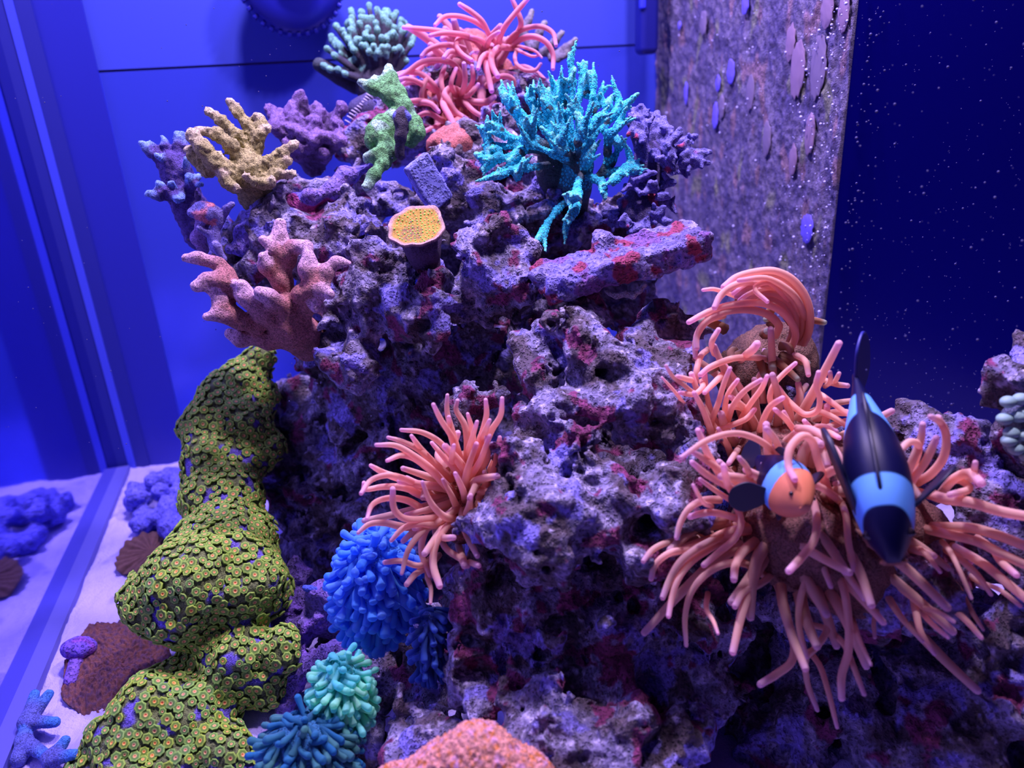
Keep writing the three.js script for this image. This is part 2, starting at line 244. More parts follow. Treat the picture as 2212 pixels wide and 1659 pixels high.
solo('reef_rock', heap(new Solid(0.018, rockRough(0), 0.016),
  `640,500,.52,88 555,565,.52,55 500,548,.53,45 690,455,.53,55 760,520,.51,62 800,590,.50,55 780,478,.53,52 440,505,.54,34 470,455,.55,28
   812,560,.49,34 835,640,.485,36 880,700,.48,40 940,690,.475,30 900,540,.52,62 1000,425,.53,78 950,400,.54,60 1080,480,.53,72 1060,560,.49,86
   1110,625,.49,66 1010,625,.50,72 955,640,.485,36 1180,480,.55,80 1250,500,.56,80 1350,520,.56,66 1000,725,.555,90 900,780,.575,100 800,800,.57,80
   755,765,.495,66 740,700,.52,62 850,870,.60,100 960,830,.60,90 760,850,.60,80 700,760,.57,60 700,600,.55,70 620,640,.56,50 990,330,.56,60 1090,330,.57,70 1140,230,.60,70 800,300,.60,60 900,260,.61,80 1000,200,.63,90
   820,990,.60,110 870,1110,.61,130 740,1130,.62,90 720,980,.62,80 690,1230,.60,70 800,1270,.58,110`).mesh(0.0017, rockTone(3, 0.02, -0.04)),
  rockM, 'broad upper rock with a dark overhang, carrying the turquoise coral and yellow cup coral', 'rock');

solo('reef_rock', heap(new Solid(0.014, rockRough(5.3), 0.015),
  `1270,672,.47,46 1230,722,.46,54 1150,755,.455,48 1180,805,.45,72 1290,795,.445,82 1370,745,.46,52 1440,682,.48,30 1398,672,.485,24 1472,722,.48,28 1455,780,.465,38
   1400,830,.445,74 1440,920,.43,70 1480,1000,.42,58 1450,1080,.41,70 1320,900,.43,80 1200,925,.43,64 1130,985,.42,50 1220,1015,.42,70 1130,1065,.41,64 1085,1122,.405,62
   1180,1165,.39,98 1050,1190,.41,54 1300,1130,.40,88 1400,1185,.39,86 1010,1275,.40,52 1080,1305,.38,98 1220,1325,.375,118 1350,1335,.38,116 1480,1325,.39,96 1555,1385,.39,66
   1575,1470,.38,48 1062,1420,.37,64 1180,1475,.37,108 1330,1485,.375,116 1470,1485,.38,94 1055,1475,.365,48 1200,1590,.37,86 1350,1610,.375,104 1470,1590,.385,60 1300,1700,.36,100 1180,1590,.36,44 1110,1600,.37,60
   1030,868,.47,34 1080,862,.472,26 1010,900,.475,30 900,1620,.42,70 960,1560,.44,50`, (x, y) => y < 1570 ? 0.055 * sm(1130, 1350, y) : 0.02).mesh(0.00135, rockTone(11, -0.05, 0.05)),
  rockM, 'tall pitted rock with magenta crusts in the middle foreground, between two orange anemones', 'rock');

solo('reef_rock', heap(new Solid(0.02, rockRough(9.1), 0.015),
  `1930,965,.45,66 2020,975,.43,72 2110,1045,.42,80 2190,1125,.41,84 1820,1190,.43,120 1950,1260,.41,120 1800,1420,.40,110 1750,1310,.42,90 2020,1450,.39,120 2150,1400,.38,110
   1700,1640,.39,120 1900,1620,.38,130 2110,1620,.36,130 2230,1500,.36,120 1620,850,.49,70 1565,905,.48,48 1700,1010,.47,110 1660,1120,.46,80 2250,1250,.40,100`, (x, y) => 0.05 * sm(1250, 1450, y)).mesh(0.0021, rockTone(17, -0.02, -0.02)),
  rockM, 'dim brownish rock under and behind the large anemone with the two fish', 'rock');

{ // the flat slab lying across the gap
  const q = camera.quaternion.clone().multiply(new THREE.Quaternion().setFromEuler(new THREE.Euler(0.55, 0.1, 0.235, 'ZXY'))), S = new Solid(0.006, (x, y, z) => 0.0030 * noise(x * 70, y * 70, z * 70) + 0.0022 * noise(x * 170, y * 170, z * 170) + 0.0012 * noise(x * 380, y * 380, z * 380), 0.006);
  S.box(at(1345, 566, 0.462), 0.0515, 0.0085, 0.0165, 0.004, q); S.ball(at(1300, 520, 0.468), 0.007); S.ball(at(1165, 595, 0.455), 0.005);
  solo('rock_slab', S.mesh(0.0012, (x, y, z) => { const p = toPx(V(x, y, z)), c = rockTone(23, 0.16, 0.03)(x, y, z); return mix(mix(c, [0.20, 0.16, 0.62], 0.45), [0.30, 0.03, 0.10], sm(0.22, 0.32, fbm(x * 45, y * 45 + 7, z * 45) + 0.10 * noise(x * 300, y * 300, z * 300))); }), rockM, 'flat red and violet crusted slab lying below the turquoise coral, in front of the encrusted panel', 'rock');
}
solo('reef_rock', heap(new Solid(0.012, rockRough(2.2, 0.7), 0.012),
  `2175,800,.40,34 2200,850,.40,44 2225,930,.40,56 2240,760,.41,40 2250,1010,.40,50`).mesh(0.0016, rockTone(29, -0.05, -0.1)), rockM, 'small brown rock at the right edge carrying pale green polyps', 'rock');

solo('reef_rock', heap(new Solid(0.02, rockRough(4.4), 0.014),
  `700,900,.64,110 820,960,.65,120 960,1000,.63,130 1080,900,.60,110 1180,860,.58,110 720,1060,.63,110 900,1150,.60,130 760,1220,.60,110 1100,1100,.56,130 1300,1050,.55,120 1450,1150,.54,120 1330,850,.56,90
   1560,1050,.54,110 1150,650,.57,80 1250,640,.58,70 1360,650,.57,60 1050,660,.58,80 970,560,.58,60 1010,490,.58,50 760,410,.59,50 1120,740,.57,70 1160,700,.56,60 1420,1080,.53,80 640,1100,.60,66 605,1010,.62,44 930,1350,.50,60 985,1400,.48,40 880,450,.57,56 790,430,.58,50 1650,1200,.53,120 1600,1400,.50,120 640,1180,.61,40 820,1380,.54,120 960,1480,.50,110 760,1500,.50,90 1650,980,.54,90 1700,1500,.48,120`).mesh(0.0028, rockTone(53, -0.1, -0.1)),
  rockM, 'rock in deep shade filling the cave under the upper reef', 'rock');
solo('reef_rock', heap(new Solid(0.012, rockRough(7.7, 0.6), 0.010),
  `690,1335,.50,56 720,1300,.505,40 640,1240,.53,26 650,1290,.52,26 690,1277,.49,14 720,1278,.49,12 640,1470,.475,36 605,1525,.465,34 660,1430,.48,28 720,1420,.48,40 640,1385,.505,34 628,1335,.515,28 650,1350,.50,30`).mesh(0.0018, (x, y, z) => { const g = 1 + 0.5 * noise(x * 400, y * 400, z * 400); return mix([0.20, 0.13, 0.46], [0.24, 0.12, 0.62], sm(-0.1, 0.3, noise(x * 60, y * 60, z * 60))).map((v) => v * g); }),
  rockM, 'low violet rock between the polyp colony and the blue fleshy coral', 'rock');
solo('reef_rock', heap(new Solid(0.008, rockRough(3.1, 0.5), 0.008),
  `870,1480,.42,12 862,1530,.415,16 855,1580,.41,22 850,1640,.40,34 900,1600,.40,30 940,1570,.41,24 905,1530,.42,12 960,1610,.395,40 1000,1600,.40,40 805,1575,.445,34 790,1640,.44,46 778,1505,.465,26 812,1520,.46,24`).mesh(0.0014, rockTone(41, -0.05, -0.2)),
  rockM, 'grey-violet upright rubble behind the orange plate coral', 'rock');

// ---------------------------------------------------------------- the yellow-green polyp colony and its mound
const MOUND = heap(new Solid(0.009, (x, y, z) => 0.006 * noise(x * 35, y * 35, z * 35) + 0.002 * noise(x * 110, y * 110, z * 110), 0.009),
  `562,775,.60,28 525,815,.595,40 490,870,.59,55 470,930,.58,70 520,930,.58,66 475,1010,.565,75 535,990,.57,45 480,1090,.545,82 500,1170,.525,88 540,1225,.51,66 450,1210,.51,88 420,1275,.483,108 345,1295,.485,72 520,1265,.487,90 575,1275,.50,48
   520,1425,.475,78 465,1395,.49,66 560,1475,.472,54 500,1480,.474,60 610,1405,.468,38 335,1565,.455,96 250,1610,.45,66 425,1545,.462,80 380,1480,.475,60 300,1660,.44,86 490,1640,.445,60 540,1670,.44,44 200,1680,.44,50 400,1680,.44,70 440,1440,.50,60
   560,860,.60,40 585,960,.58,26`);
{
  const g = MOUND.mesh(0.0022, (x, y, z) => { const g2 = noise(x * 300, y * 300, z * 300), c = mix([0.22, 0.27, 0.08], [0.20, 0.15, 0.66], sm(0.30, 0.38, fbm(x * 80, y * 80, z * 80 + 5) + 0.1 * g2)); const s = 1 + 0.4 * g2; return [c[0] * s, c[1] * s, c[2] * s]; });
  const t = thing('polyp_colony', 'long yellow-green colony of ring-shaped button polyps running down the left side', 'coral');
  part('mat', g, coralM, t);
  // one polyp: a scalloped disc with a raised ring and an orange mouth
  const polyp = (seed, tone) => {
    const r = rng(seed), prof = [[0.0, 0.10], [0.14, 0.12], [0.24, 0.30], [0.40, 0.26], [0.62, 0.20], [0.86, 0.30], [1.0, 0.16], [0.9, -0.12], [0.5, -0.42]], cols = [lin('#ffb08a'), lin('#f08a58'), lin('#e6c868'), lin('#66862f'), lin('#64902f'), lin('#9cc848'), lin('#8cb440'), lin('#587c30'), lin('#2a4020')], m = 14, P = [], C = [], I = [];
    prof.forEach(([q, h], i) => { for (let j = 0; j < m; j++) { const a = j / m * Math.PI * 2, f = i > 4 && i < 7 ? 1 + 0.09 * (j % 2 ? 1 : -1) : 1; P.push(Math.cos(a) * q * f, h + (i === 5 ? 0.05 * (r() - 0.5) : 0), Math.sin(a) * q * f); C.push(...cols[i].map((v, k) => v * tone[k])); } });
    for (let i = 0; i + 1 < prof.length; i++) for (let j = 0; j < m; j++) { const a = i * m + j, b = i * m + (j + 1) % m; I.push(a, b, a + m, b, b + m, a + m); }
    const q = new THREE.BufferGeometry(); q.setAttribute('position', new THREE.BufferAttribute(new Float32Array(P), 3)); q.setAttribute('color', new THREE.BufferAttribute(new Float32Array(C), 3)); q.setIndex(I); q.computeVertexNormals(); return q;
  };
  const kinds = [polyp(1, [1.25, 1.15, 1.2]), polyp(2, [1.1, 1.15, 1.4]), polyp(3, [1.4, 1.2, 0.9]), polyp(4, [0.95, 1.0, 1.5])];
  const P = g.attributes.position, N = g.attributes.normal, r = rng(31), order = [...Array(P.count).keys()], cells = new Map(), picked = [], D = 0.0045, v = V(0, 0, 0), n = V(0, 0, 0);
  for (let i = order.length - 1; i > 0; i--) { const j = Math.floor(r() * (i + 1)); [order[i], order[j]] = [order[j], order[i]]; }
  for (const i of order) {
    v.fromBufferAttribute(P, i); n.fromBufferAttribute(N, i); if (n.dot(BACK) < -0.15 && n.y < 0.1) continue;
    if (fbm(v.x * 80, v.y * 80, v.z * 80 + 5) > 0.42) continue;
    const [a, b] = toPx(v); if (a > 640 || b > 1720) continue;
    const c = [v.x, v.y, v.z].map((q) => Math.floor(q / D)); let ok = true;
    for (let x = -1; x < 2 && ok; x++) for (let y = -1; y < 2 && ok; y++) for (let z = -1; z < 2 && ok; z++) for (const w of cells.get((c[0] + x) + ',' + (c[1] + y) + ',' + (c[2] + z)) || []) if (w.distanceToSquared(v) < D * D) { ok = false; break; }
    if (!ok) continue;
    const key = c.join(); if (!cells.has(key)) cells.set(key, []); cells.get(key).push(v.clone()); picked.push([v.clone(), n.clone(), toPx(v)[2]]);
  }
  picked.sort((a, b) => a[2] - b[2]);
  const put = (o, p, nn) => { const q = new THREE.Quaternion().setFromUnitVectors(V(0, 1, 0), nn.clone().addScaledVector(V(r() - 0.5, r() - 0.5, r() - 0.5), 0.4).normalize()); o.position.copy(p).addScaledVector(nn, 0.0012); o.quaternion.copy(q).multiply(new THREE.Quaternion().setFromAxisAngle(V(0, 1, 0), r() * 6)); o.scale.setScalar(0.0031 * (0.7 + 0.5 * r())); };
  const rest = picked.length - 300, many = new THREE.InstancedMesh(kinds[0], coralM, Math.max(1, rest)), dummy = new THREE.Object3D();
  picked.forEach(([p, nn], i) => { if (i < 300) put(part('polyp', kinds[Math.floor(r() * 4)], coralM, t), p, nn); else { put(dummy, p, nn); dummy.updateMatrix(); many.setMatrixAt(i - 300, dummy.matrix); } });
  if (rest > 0) { many.name = 'far_polyps'; many.userData = { kind: 'stuff', label: 'smaller polyps farther up the colony' }; many.castShadow = many.receiveShadow = true; t.add(many); }
  console.log('polyps', picked.length);
  settle(t);
}

// ---------------------------------------------------------------- builders for branching corals and anemones
const lines = (text) => text.trim().split('\n').map((l) => { const [p, a, b] = l.split('|'); return [parse(p), a ? a.trim().split(/\s+/).map(Number) : null, b ? b.trim().split(/\s+/).map(Number) : null]; });
// every line: points from the tip to the root (x,y[,millimetres nearer or farther]) | tip and root radius in picture units
function branches(S, text, fr, zoom, d, r0, r1) {
  for (const [pts, rr] of lines(text)) { const [a, b] = rr || [r0, r1], q = pts.map(([x, y, z]) => at(...fr(x, y), d + (z || 0) / 1000)); S.chain(q, a / zoom * px(d), b / zoom * px(d), 1, 0); }
  return S;
}
const grainTone = (c, tipc, S, from = 0.6, amount = 0.3, f = 500) => (x, y, z) => { const [t] = S.tip(x, y, z), g = 1 + amount * noise(x * f, y * f, z * f), q = mix(c, tipc, sm(from, 1.02, t)); return [q[0] * g, q[1] * g, q[2] * g]; };
const bumps = (f, a, n = 0) => (x, y, z) => a * (0.62 - worley(x * f, y * f, z * f)) + n * noise(x * 120, y * 120, z * 120);
// small beads or rings seated on a mesh's skin
function seated(name, g, geo, mat, parent, gap, size, seed, keep, label) {
  const P = g.attributes.position, N = g.attributes.normal, r = rng(seed), cells = new Map(), list = [], v = V(0, 0, 0), n = V(0, 0, 0), up = V(0, 1, 0), o = new THREE.Object3D(), step = 7919 % P.count || 1;
  for (let k = 0, i = 0; k < P.count; k++, i = (i + step) % P.count) {
    v.fromBufferAttribute(P, i); n.fromBufferAttribute(N, i); if (keep && !keep(v, n)) continue; if (n.dot(BACK) < -0.3) continue;
    const c = [v.x, v.y, v.z].map((q) => Math.floor(q / gap)); let ok = true;
    for (let x = -1; x < 2 && ok; x++) for (let y = -1; y < 2 && ok; y++) for (let z = -1; z < 2 && ok; z++) for (const w of cells.get((c[0] + x) + ',' + (c[1] + y) + ',' + (c[2] + z)) || []) if (w.distanceToSquared(v) < gap * gap) { ok = false; break; }
    if (!ok) continue; const key = c.join(); if (!cells.has(key)) cells.set(key, []); cells.get(key).push(v.clone());
    o.position.copy(v); o.quaternion.setFromUnitVectors(up, n); o.scale.setScalar(size * (0.8 + 0.4 * r())); o.updateMatrix(); list.push(o.matrix.clone());
  }
  const m = new THREE.InstancedMesh(geo, mat, list.length); list.forEach((q, i) => m.setMatrixAt(i, q)); m.name = name; m.userData = { kind: 'stuff' }; if (label) m.userData.label = label; m.castShadow = m.receiveShadow = true; parent.add(m); return m;
}
const RING = new THREE.TorusGeometry(0.72, 0.30, 5, 9); RING.rotateX(Math.PI / 2);
const BEAD = new THREE.IcosahedronGeometry(1, 1);

const AN = { base: [0.82, 0.42, 0.32], arm: [1.0, 0.65, 0.54], tip: [0.95, 0.62, 0.76] };
function anemone(t, text, fr, zoom, o) {
  const r = rng(o.seed), C = o.colors || AN, col = (k) => (q) => { const c = q < 0.5 ? mix(C.base, C.arm, sm(0, 0.4, q)) : mix(C.arm, C.tip, sm(0.86, 1, q)); return [c[0] * k, c[1] * k, c[2] * k]; };
  for (const [pts, rr, dd] of lines(text)) {
    const q = pts.slice().reverse(), n = q.length - 1, [rt, rb] = rr || [o.rt * (0.9 + 0.2 * r()), o.rb * (0.9 + 0.25 * r())], db = (dd ? dd[1] : o.db + o.spread * (r() - 0.5)), dt = dd ? dd[0] : o.dt + o.spread * (r() - 0.5) * 1.3;
    const P = q.map(([x, y], i) => { const s = i / n; return at(...fr(x, y), db + (dt - db) * s - o.bulge * Math.sin(Math.PI * Math.min(1, s * 1.1))); });
    const k = px((db + dt) / 2) / zoom;
    part('tentacle', arm(P, (s) => k * (rb + (rt - rb) * Math.pow(s, 1.3) + (s > 0.82 ? -0.12 * rt * sm(0.86, 1, s) : 0)), col(0.88 + 0.24 * r()), Math.max(14, n * 6), 9), fleshM, t);
  }
}
// short arms that fill the crown between the traced ones: from the disc outwards, bending down under their weight
function crown(t, c, n, len, rad, seed, dir, spread, colors = AN, sag = 0.5, disc = 0.02) {
  const r = rng(seed), d = dir.clone().normalize(), a = V(0, 1, 0).cross(d).normalize(), b = d.clone().cross(a);
  for (let i = 0; i < n; i++) {
    const th = r() * Math.PI * 2, s = Math.sqrt(r()), lean = spread * s * (0.7 + 0.5 * r()), u = d.clone().multiplyScalar(Math.cos(lean)).addScaledVector(a, Math.sin(lean) * Math.cos(th)).addScaledVector(b, Math.sin(lean) * Math.sin(th)), L = len * (0.6 + 0.7 * r());
    const p0 = c.clone().addScaledVector(a, disc * s * Math.cos(th)).addScaledVector(b, disc * s * Math.sin(th)), side = V(r() - 0.5, r() - 0.5, r() - 0.5).multiplyScalar(L * 1.1), P = [0, 0.35, 0.7, 1].map((f) => p0.clone().addScaledVector(u, L * f).addScaledVector(side, f * f).add(V(0, -sag * L * f * f, 0)));
    const k = 0.8 + 0.3 * r(), R = rad * (0.85 + 0.3 * r()); part('tentacle', arm(P, (f) => R * (1 - 0.4 * f), (f) => mix(colors.base, mix(colors.arm, colors.tip, sm(0.86, 1, f)), sm(0, 0.5, f)).map((v) => v * k), 12, 7), fleshM, t);
  }
}
// a ruffled, ribbed sheet growing out from a centre; p, n: place and facing; long: how much longer one way
function sheet(R, o) {
  const nr = o.nr || 22, na = o.na || 160, P = [], C = [], I = [], s0 = o.seed || 0;
  const top = (q, a) => { const edge = 1 + 0.16 * noise(Math.cos(a) * 1.7 + s0, Math.sin(a) * 1.7, 3) + (o.scallop || 0) * Math.sin(a * o.ribs); const rr = q * R * edge, h = R * (o.dome * (1 - q * q) + o.ruffle * q * q * noise(Math.cos(a) * 2.2 + s0, Math.sin(a) * 2.2, q + s0) + o.rib * Math.min(1, q * 2) * Math.sin(a * o.ribs + 2 * noise(q * 5, a * 2, s0)) + (o.grain || 0.02) * noise(q * 14 * Math.cos(a), q * 14 * Math.sin(a), s0) + (o.grain ? 0.03 * noise(q * 34 * Math.cos(a), q * 34 * Math.sin(a), s0) : 0)); return [rr * Math.cos(a) * (o.long || 1), h, rr * Math.sin(a)]; };
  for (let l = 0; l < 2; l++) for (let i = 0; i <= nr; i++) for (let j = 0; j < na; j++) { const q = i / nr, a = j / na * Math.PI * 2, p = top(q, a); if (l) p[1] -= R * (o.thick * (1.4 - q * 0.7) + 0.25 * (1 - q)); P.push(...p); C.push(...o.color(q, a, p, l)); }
  const id = (l, i, j) => (l * (nr + 1) + i) * na + j % na;
  for (let i = 0; i < nr; i++) for (let j = 0; j < na; j++) { const a = id(0, i, j), b = id(0, i, j + 1), c = id(0, i + 1, j), d = id(0, i + 1, j + 1); I.push(a, b, c, b, d, c); const e = id(1, i, j), f = id(1, i, j + 1), g = id(1, i + 1, j), h = id(1, i + 1, j + 1); I.push(e, g, f, f, g, h); }
  for (let j = 0; j < na; j++) { const a = id(0, nr, j), b = id(0, nr, j + 1), c = id(1, nr, j), d = id(1, nr, j + 1); I.push(a, b, c, b, d, c); }
  const g = new THREE.BufferGeometry(); g.setAttribute('position', new THREE.BufferAttribute(new Float32Array(P), 3)); g.setAttribute('color', new THREE.BufferAttribute(new Float32Array(C), 3)); g.setIndex(I); g.computeVertexNormals(); g.setAttribute('uv', new THREE.BufferAttribute(new Float32Array(P.length / 3 * 2).map((_, i) => P[(i >> 1) * 3 + (i & 1) * 2] * 14), 2)); tris += I.length / 3;
  if (o.n) g.applyQuaternion(new THREE.Quaternion().setFromUnitVectors(V(0, 1, 0), o.n.clone().normalize()).multiply(new THREE.Quaternion().setFromAxisAngle(V(0, 1, 0), o.turn || 0))); if (o.p) g.translate(o.p.x, o.p.y, o.p.z); return g;
}

// ---------------------------------------------------------------- turquoise branching coral on the reef top
{
  const fr = frame(980, 100, 2.962), S = new Solid(0.0028, bumps(520, 0.0007), 0.0009);
  branches(S, `735,45,-4 755,150,-2 760,280,0 740,420,0 760,600,5 800,780,12
690,120,4 690,230,4 720,370,6|6 24
825,90,6 825,190,8 800,330,8 780,450,8
895,105,2 895,200,2 890,320,0 850,480,2 810,640,6 800,780,12
870,180,8 860,300,8
960,225,8 935,330,6 890,420,4
630,190,6 650,300,6 690,430,4 740,600,8
610,320,2 640,400,2 680,500,2
550,250,2 570,330,2 600,450,0 680,600,4 780,760,10
590,310,-2 600,400,-2
465,262,2 490,340,0 540,440,0 620,560,2 720,700,8
500,330,4 520,420,2
380,290,4 390,360,2 430,430,2 520,520,2
285,272,0 330,340,0 380,420,0 430,500,2 520,590,4 680,690,8
340,300,-4 390,400,-2
240,420,-4 270,490,-4 320,550,-2 370,590,0 480,600,2 620,640,4
250,490,-8 290,540,-6
185,500,-4 205,560,-4 230,620,-4 290,640,0 420,640,2 600,680,4
180,635,-4 240,650,-4
500,480,-10 500,560,-8 520,640,-6 640,690,-2 780,760,6
430,570,-8 470,620,-8
680,420,-8 690,520,-8 690,610,-6 740,700,0|10 24
740,360,-10 780,400,-8 800,480,-6 790,600,-4 800,720,4
830,460,-12 830,540,-10 800,620,-6
930,430,-8 900,490,-8 880,590,-6 850,700,0 810,780,6
1010,315,2 985,380,2 950,450,2 900,560,2 850,690,4
1065,310,4 1055,380,4 1000,470,2 960,530,0 990,600,0 990,720,4 940,830,8
1095,360,0 1050,420,0 970,480,0
1090,440,-6 1050,510,-6 990,560,-4 980,680,0
1050,570,4 1060,640,4 1010,760,8
1110,640,0 1130,720,0 1120,790,2 1040,800,4 930,830,8
1155,770,2 1100,790,2
1020,890,-4 1070,820,-2 1130,770,2
965,975,-6 955,900,-2 900,850,4 830,800,10
725,980,-12 760,970,-10 790,900,-6 810,830,2|12 22
735,1000,-14 780,960,-10
150,700,-6 200,730,-6 300,720,-4 400,690,0 520,640,4
170,785,-2 240,740,-4
195,845,-10 270,830,-8 370,790,-6 470,780,-2 600,760,4
380,770,-2 430,690,-2
450,710,-8 420,800,-4
545,1250,-4 570,1200,0 600,1130,6 660,1050,12 760,950,16
740,1110,-6 770,1060,-2 800,1000,6
700,1190,6 740,1100,10 790,980,14
870,1060,-4 890,1110,0 920,1180,4|10 9
640,560,-4 690,640,-2 740,720,2|16 26
900,640,-4 860,720,0 820,800,6|16 26
560,520,-6 640,620,-2 720,720,4|14 26
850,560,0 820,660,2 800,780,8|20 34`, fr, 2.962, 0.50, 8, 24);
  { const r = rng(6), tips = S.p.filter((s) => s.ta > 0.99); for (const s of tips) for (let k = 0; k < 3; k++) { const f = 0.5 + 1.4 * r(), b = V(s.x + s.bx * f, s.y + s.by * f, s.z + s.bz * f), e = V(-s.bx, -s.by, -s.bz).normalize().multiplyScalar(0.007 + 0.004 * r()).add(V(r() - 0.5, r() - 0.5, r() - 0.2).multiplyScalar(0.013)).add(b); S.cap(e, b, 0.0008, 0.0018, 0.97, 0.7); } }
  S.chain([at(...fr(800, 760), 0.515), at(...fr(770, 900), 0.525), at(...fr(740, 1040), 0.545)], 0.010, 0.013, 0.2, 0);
  S.chain([at(...fr(620, 680), 0.515), at(...fr(640, 800), 0.525), at(...fr(700, 980), 0.545)], 0.009, 0.014, 0, 0);
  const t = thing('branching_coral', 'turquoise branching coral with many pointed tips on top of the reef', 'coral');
  const g = S.mesh(0.00095, (x, y, z) => { const [q] = S.tip(x, y, z), g = 1 + 0.35 * noise(x * 500, y * 500, z * 500); return mix(mix([0.06, 0.09, 0.11], [0.03, 0.58, 0.74], sm(0.04, 0.26, q)), [0.22, 0.90, 0.82], sm(0.72, 1.02, q)).map((v) => v * g); }); part('branches', g, coralM, t);  // trunk darkens away from the tips: brown base tissue plus shade put into the colour
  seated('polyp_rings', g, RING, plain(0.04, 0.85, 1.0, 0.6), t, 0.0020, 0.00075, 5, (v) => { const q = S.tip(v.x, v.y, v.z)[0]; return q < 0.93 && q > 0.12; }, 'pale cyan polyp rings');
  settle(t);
}

// ---------------------------------------------------------------- knobbly yellow-green coral and its neighbours on the left shoulder
{
  const fr = frame(280, 180, 2.962), S = new Solid(0.0028, bumps(330, 0.0024, 0.0006), 0.003);
  branches(S, `640,108,4 690,180,5 760,270,6 820,420,10|26 40
510,182,-2 590,240,-1 680,330,2 780,450,8|26 40
440,305,-10 560,325,-10 650,400,-8 740,520,2|30 44
405,335,-18 470,420,-18 540,500,-15 680,610,-2|44 52
385,425,-10 420,480,-10 500,560,-8|30 44
880,290,2 830,330,2 800,420,4|26 34
820,215,6 850,270,6 810,380,6|30 40
1055,390,0 980,440,0 880,510,0 760,600,2|28 36
1010,500,0 930,525,0|30 36
1040,580,-4 950,580,-2 850,600,0 760,620,2|24 32
745,595,-10 810,635,-10 890,640,-6|24 30
910,620,-8 860,650,-6|26 30
590,575,-14 610,630,-12 680,680,-8|30 24
690,670,-12 640,640,-10|20 24
560,480,-12 620,560,-8 720,620,0|44 60`, fr, 2.962, 0.50, 26, 40);
  S.chain([at(...fr(760, 560), 0.505), at(...fr(820, 700), 0.52), at(...fr(960, 800), 0.53)], 0.013, 0.012, 0, 0);
  solo('knobbly_coral', S.mesh(0.00105, grainTone([0.44, 0.38, 0.13], [0.66, 0.55, 0.32], S, 0.6, 0.4)), coralM, 'pale yellow-green coral of thick warty fingers on the left end of the upper reef', 'coral');

  const B = new Solid(0.003, bumps(240, 0.0022), 0.0024);
  branches(B, `75,380,-4 120,440,-2 200,500,2 290,560,6|14 28
110,390,-2 150,440,0|15 20
130,385,0 170,420,0 210,470,2|14 20
215,350,2 240,410,2 270,500,4|18 26
300,325,2 310,400,2 320,520,6|20 30
345,330,4 350,420,4 330,540,6|18 26
180,465,-8 230,480,-4 280,540,4|18 24
365,480,-4 360,560,0 340,640,8|16 24
120,705,-10 180,720,-8 260,720,-4 350,720,6|20 30
190,645,-10 210,690,-8|24 20
270,645,-8 250,690,-6|18 20
300,745,-10 280,700,-6|20 22
340,735,-8 330,690,-2 370,640,4|16 22
380,600,-6 400,640,-2 380,700,6|24 28
450,650,-8 410,640,-4|18 22
440,600,-2 400,620,2|20 24`, fr, 2.962, 0.51, 16, 26);
  B.chain([at(...fr(290, 540), 0.515), at(...fr(330, 680), 0.52), at(...fr(400, 820), 0.53), at(...fr(460, 960), 0.54)], 0.010, 0.012, 0, 0);
  solo('knobbly_coral', B.mesh(0.0011, grainTone([0.09, 0.05, 0.28], [0.24, 0.40, 0.90], B, 0.5, 0.35)), coralM, 'violet-blue coral with rounded pale tips hanging off the far left of the reef', 'coral');

  const D = new Solid(0.003, bumps(230, 0.0026, 0.0008), 0.003), r = rng(12);
  const c0 = fr(1180, 520);
  for (let i = 0; i < 46; i++) { const a = r() * Math.PI * 2, q = Math.sqrt(r()), tx = 1160 + Math.cos(a) * q * 250, ty = 300 + Math.sin(a) * q * 190 - (r() < 0.2 ? 40 : 0), dz = (r() - 0.5) * 0.03; D.chain([at(...fr(tx, ty), 0.565 + dz), at(...fr(tx * 0.6 + 1180 * 0.4, ty * 0.6 + 440 * 0.4), 0.572 + dz * 0.5), at(...c0, 0.585)], 0.0042, 0.006, 1, 0); }
  for (const q of [[1090, 80], [1040, 150], [900, 170], [1220, 190], [1330, 260], [930, 220]]) D.chain([at(...fr(...q), 0.565), at(...fr(q[0] * 0.5 + 580, q[1] * 0.5 + 200), 0.575)], 0.0042, 0.006, 1, 0);
  solo('knobbly_coral', D.mesh(0.0013, grainTone([0.09, 0.04, 0.15], [0.24, 0.13, 0.38], D, 0.6, 0.5)), coralM, 'dusky mauve bushy coral behind the yellow-green one, with short blunt knobs', 'coral');
  // lilac arms of rock joining them
  const L = new Solid(0.008, (x, y, z) => 0.003 * noise(x * 60, y * 60, z * 60) + 0.0014 * noise(x * 170, y * 170, z * 170), 0.005);
  branches(L, `1560,520,10 1400,600,4 1300,680,0 1240,780,4|40 50
1160,730,-6 1080,780,0 1120,900,4 1240,960,6|60 90
700,950,-6 800,960,-4 900,1000,2 1040,1040,6|40 60
640,1060,-8 740,1070,-6 860,1090,0|26 40
1260,1030,-10 1180,1030,-4 1100,1060,4|40 60
1340,940,0 1250,900,2|50 60`, fr, 2.962, 0.515, 40, 50);
  solo('reef_rock', L.mesh(0.0014, (x, y, z) => { const g = 1 + 0.3 * noise(x * 420, y * 420, z * 420); return mix(mix([0.22, 0.17, 0.72], [0.20, 0.12, 0.40], sm(-0.1, 0.4, fbm(x * 60, y * 60, z * 60))), [0.42, 0.05, 0.22], sm(0.30, 0.36, noise(x * 55, y * 55 + 3, z * 55))).map((v) => v * g); }), rockM, 'smooth lilac rock ledge between the yellow-green coral and the pink branching coral', 'rock');
  const H = new Solid(0.004, bumps(200, 0.001, 0.0012), 0.002);
  branches(H, `405,825,-4 480,840,-6 520,860,-4 560,900,0|34 30
450,790,-4 520,800,-6 570,840,-2|30 34
660,772,-6 620,800,-4 580,870,-2 550,980,0 560,1060,2 600,1120,6|18 26
450,925,-6 500,960,-2 545,1000,0|22 20
560,1040,-4 590,1120,0|24 28
470,870,0 440,980,8 470,1060,14|40 40`, fr, 2.962, 0.495, 20, 24);
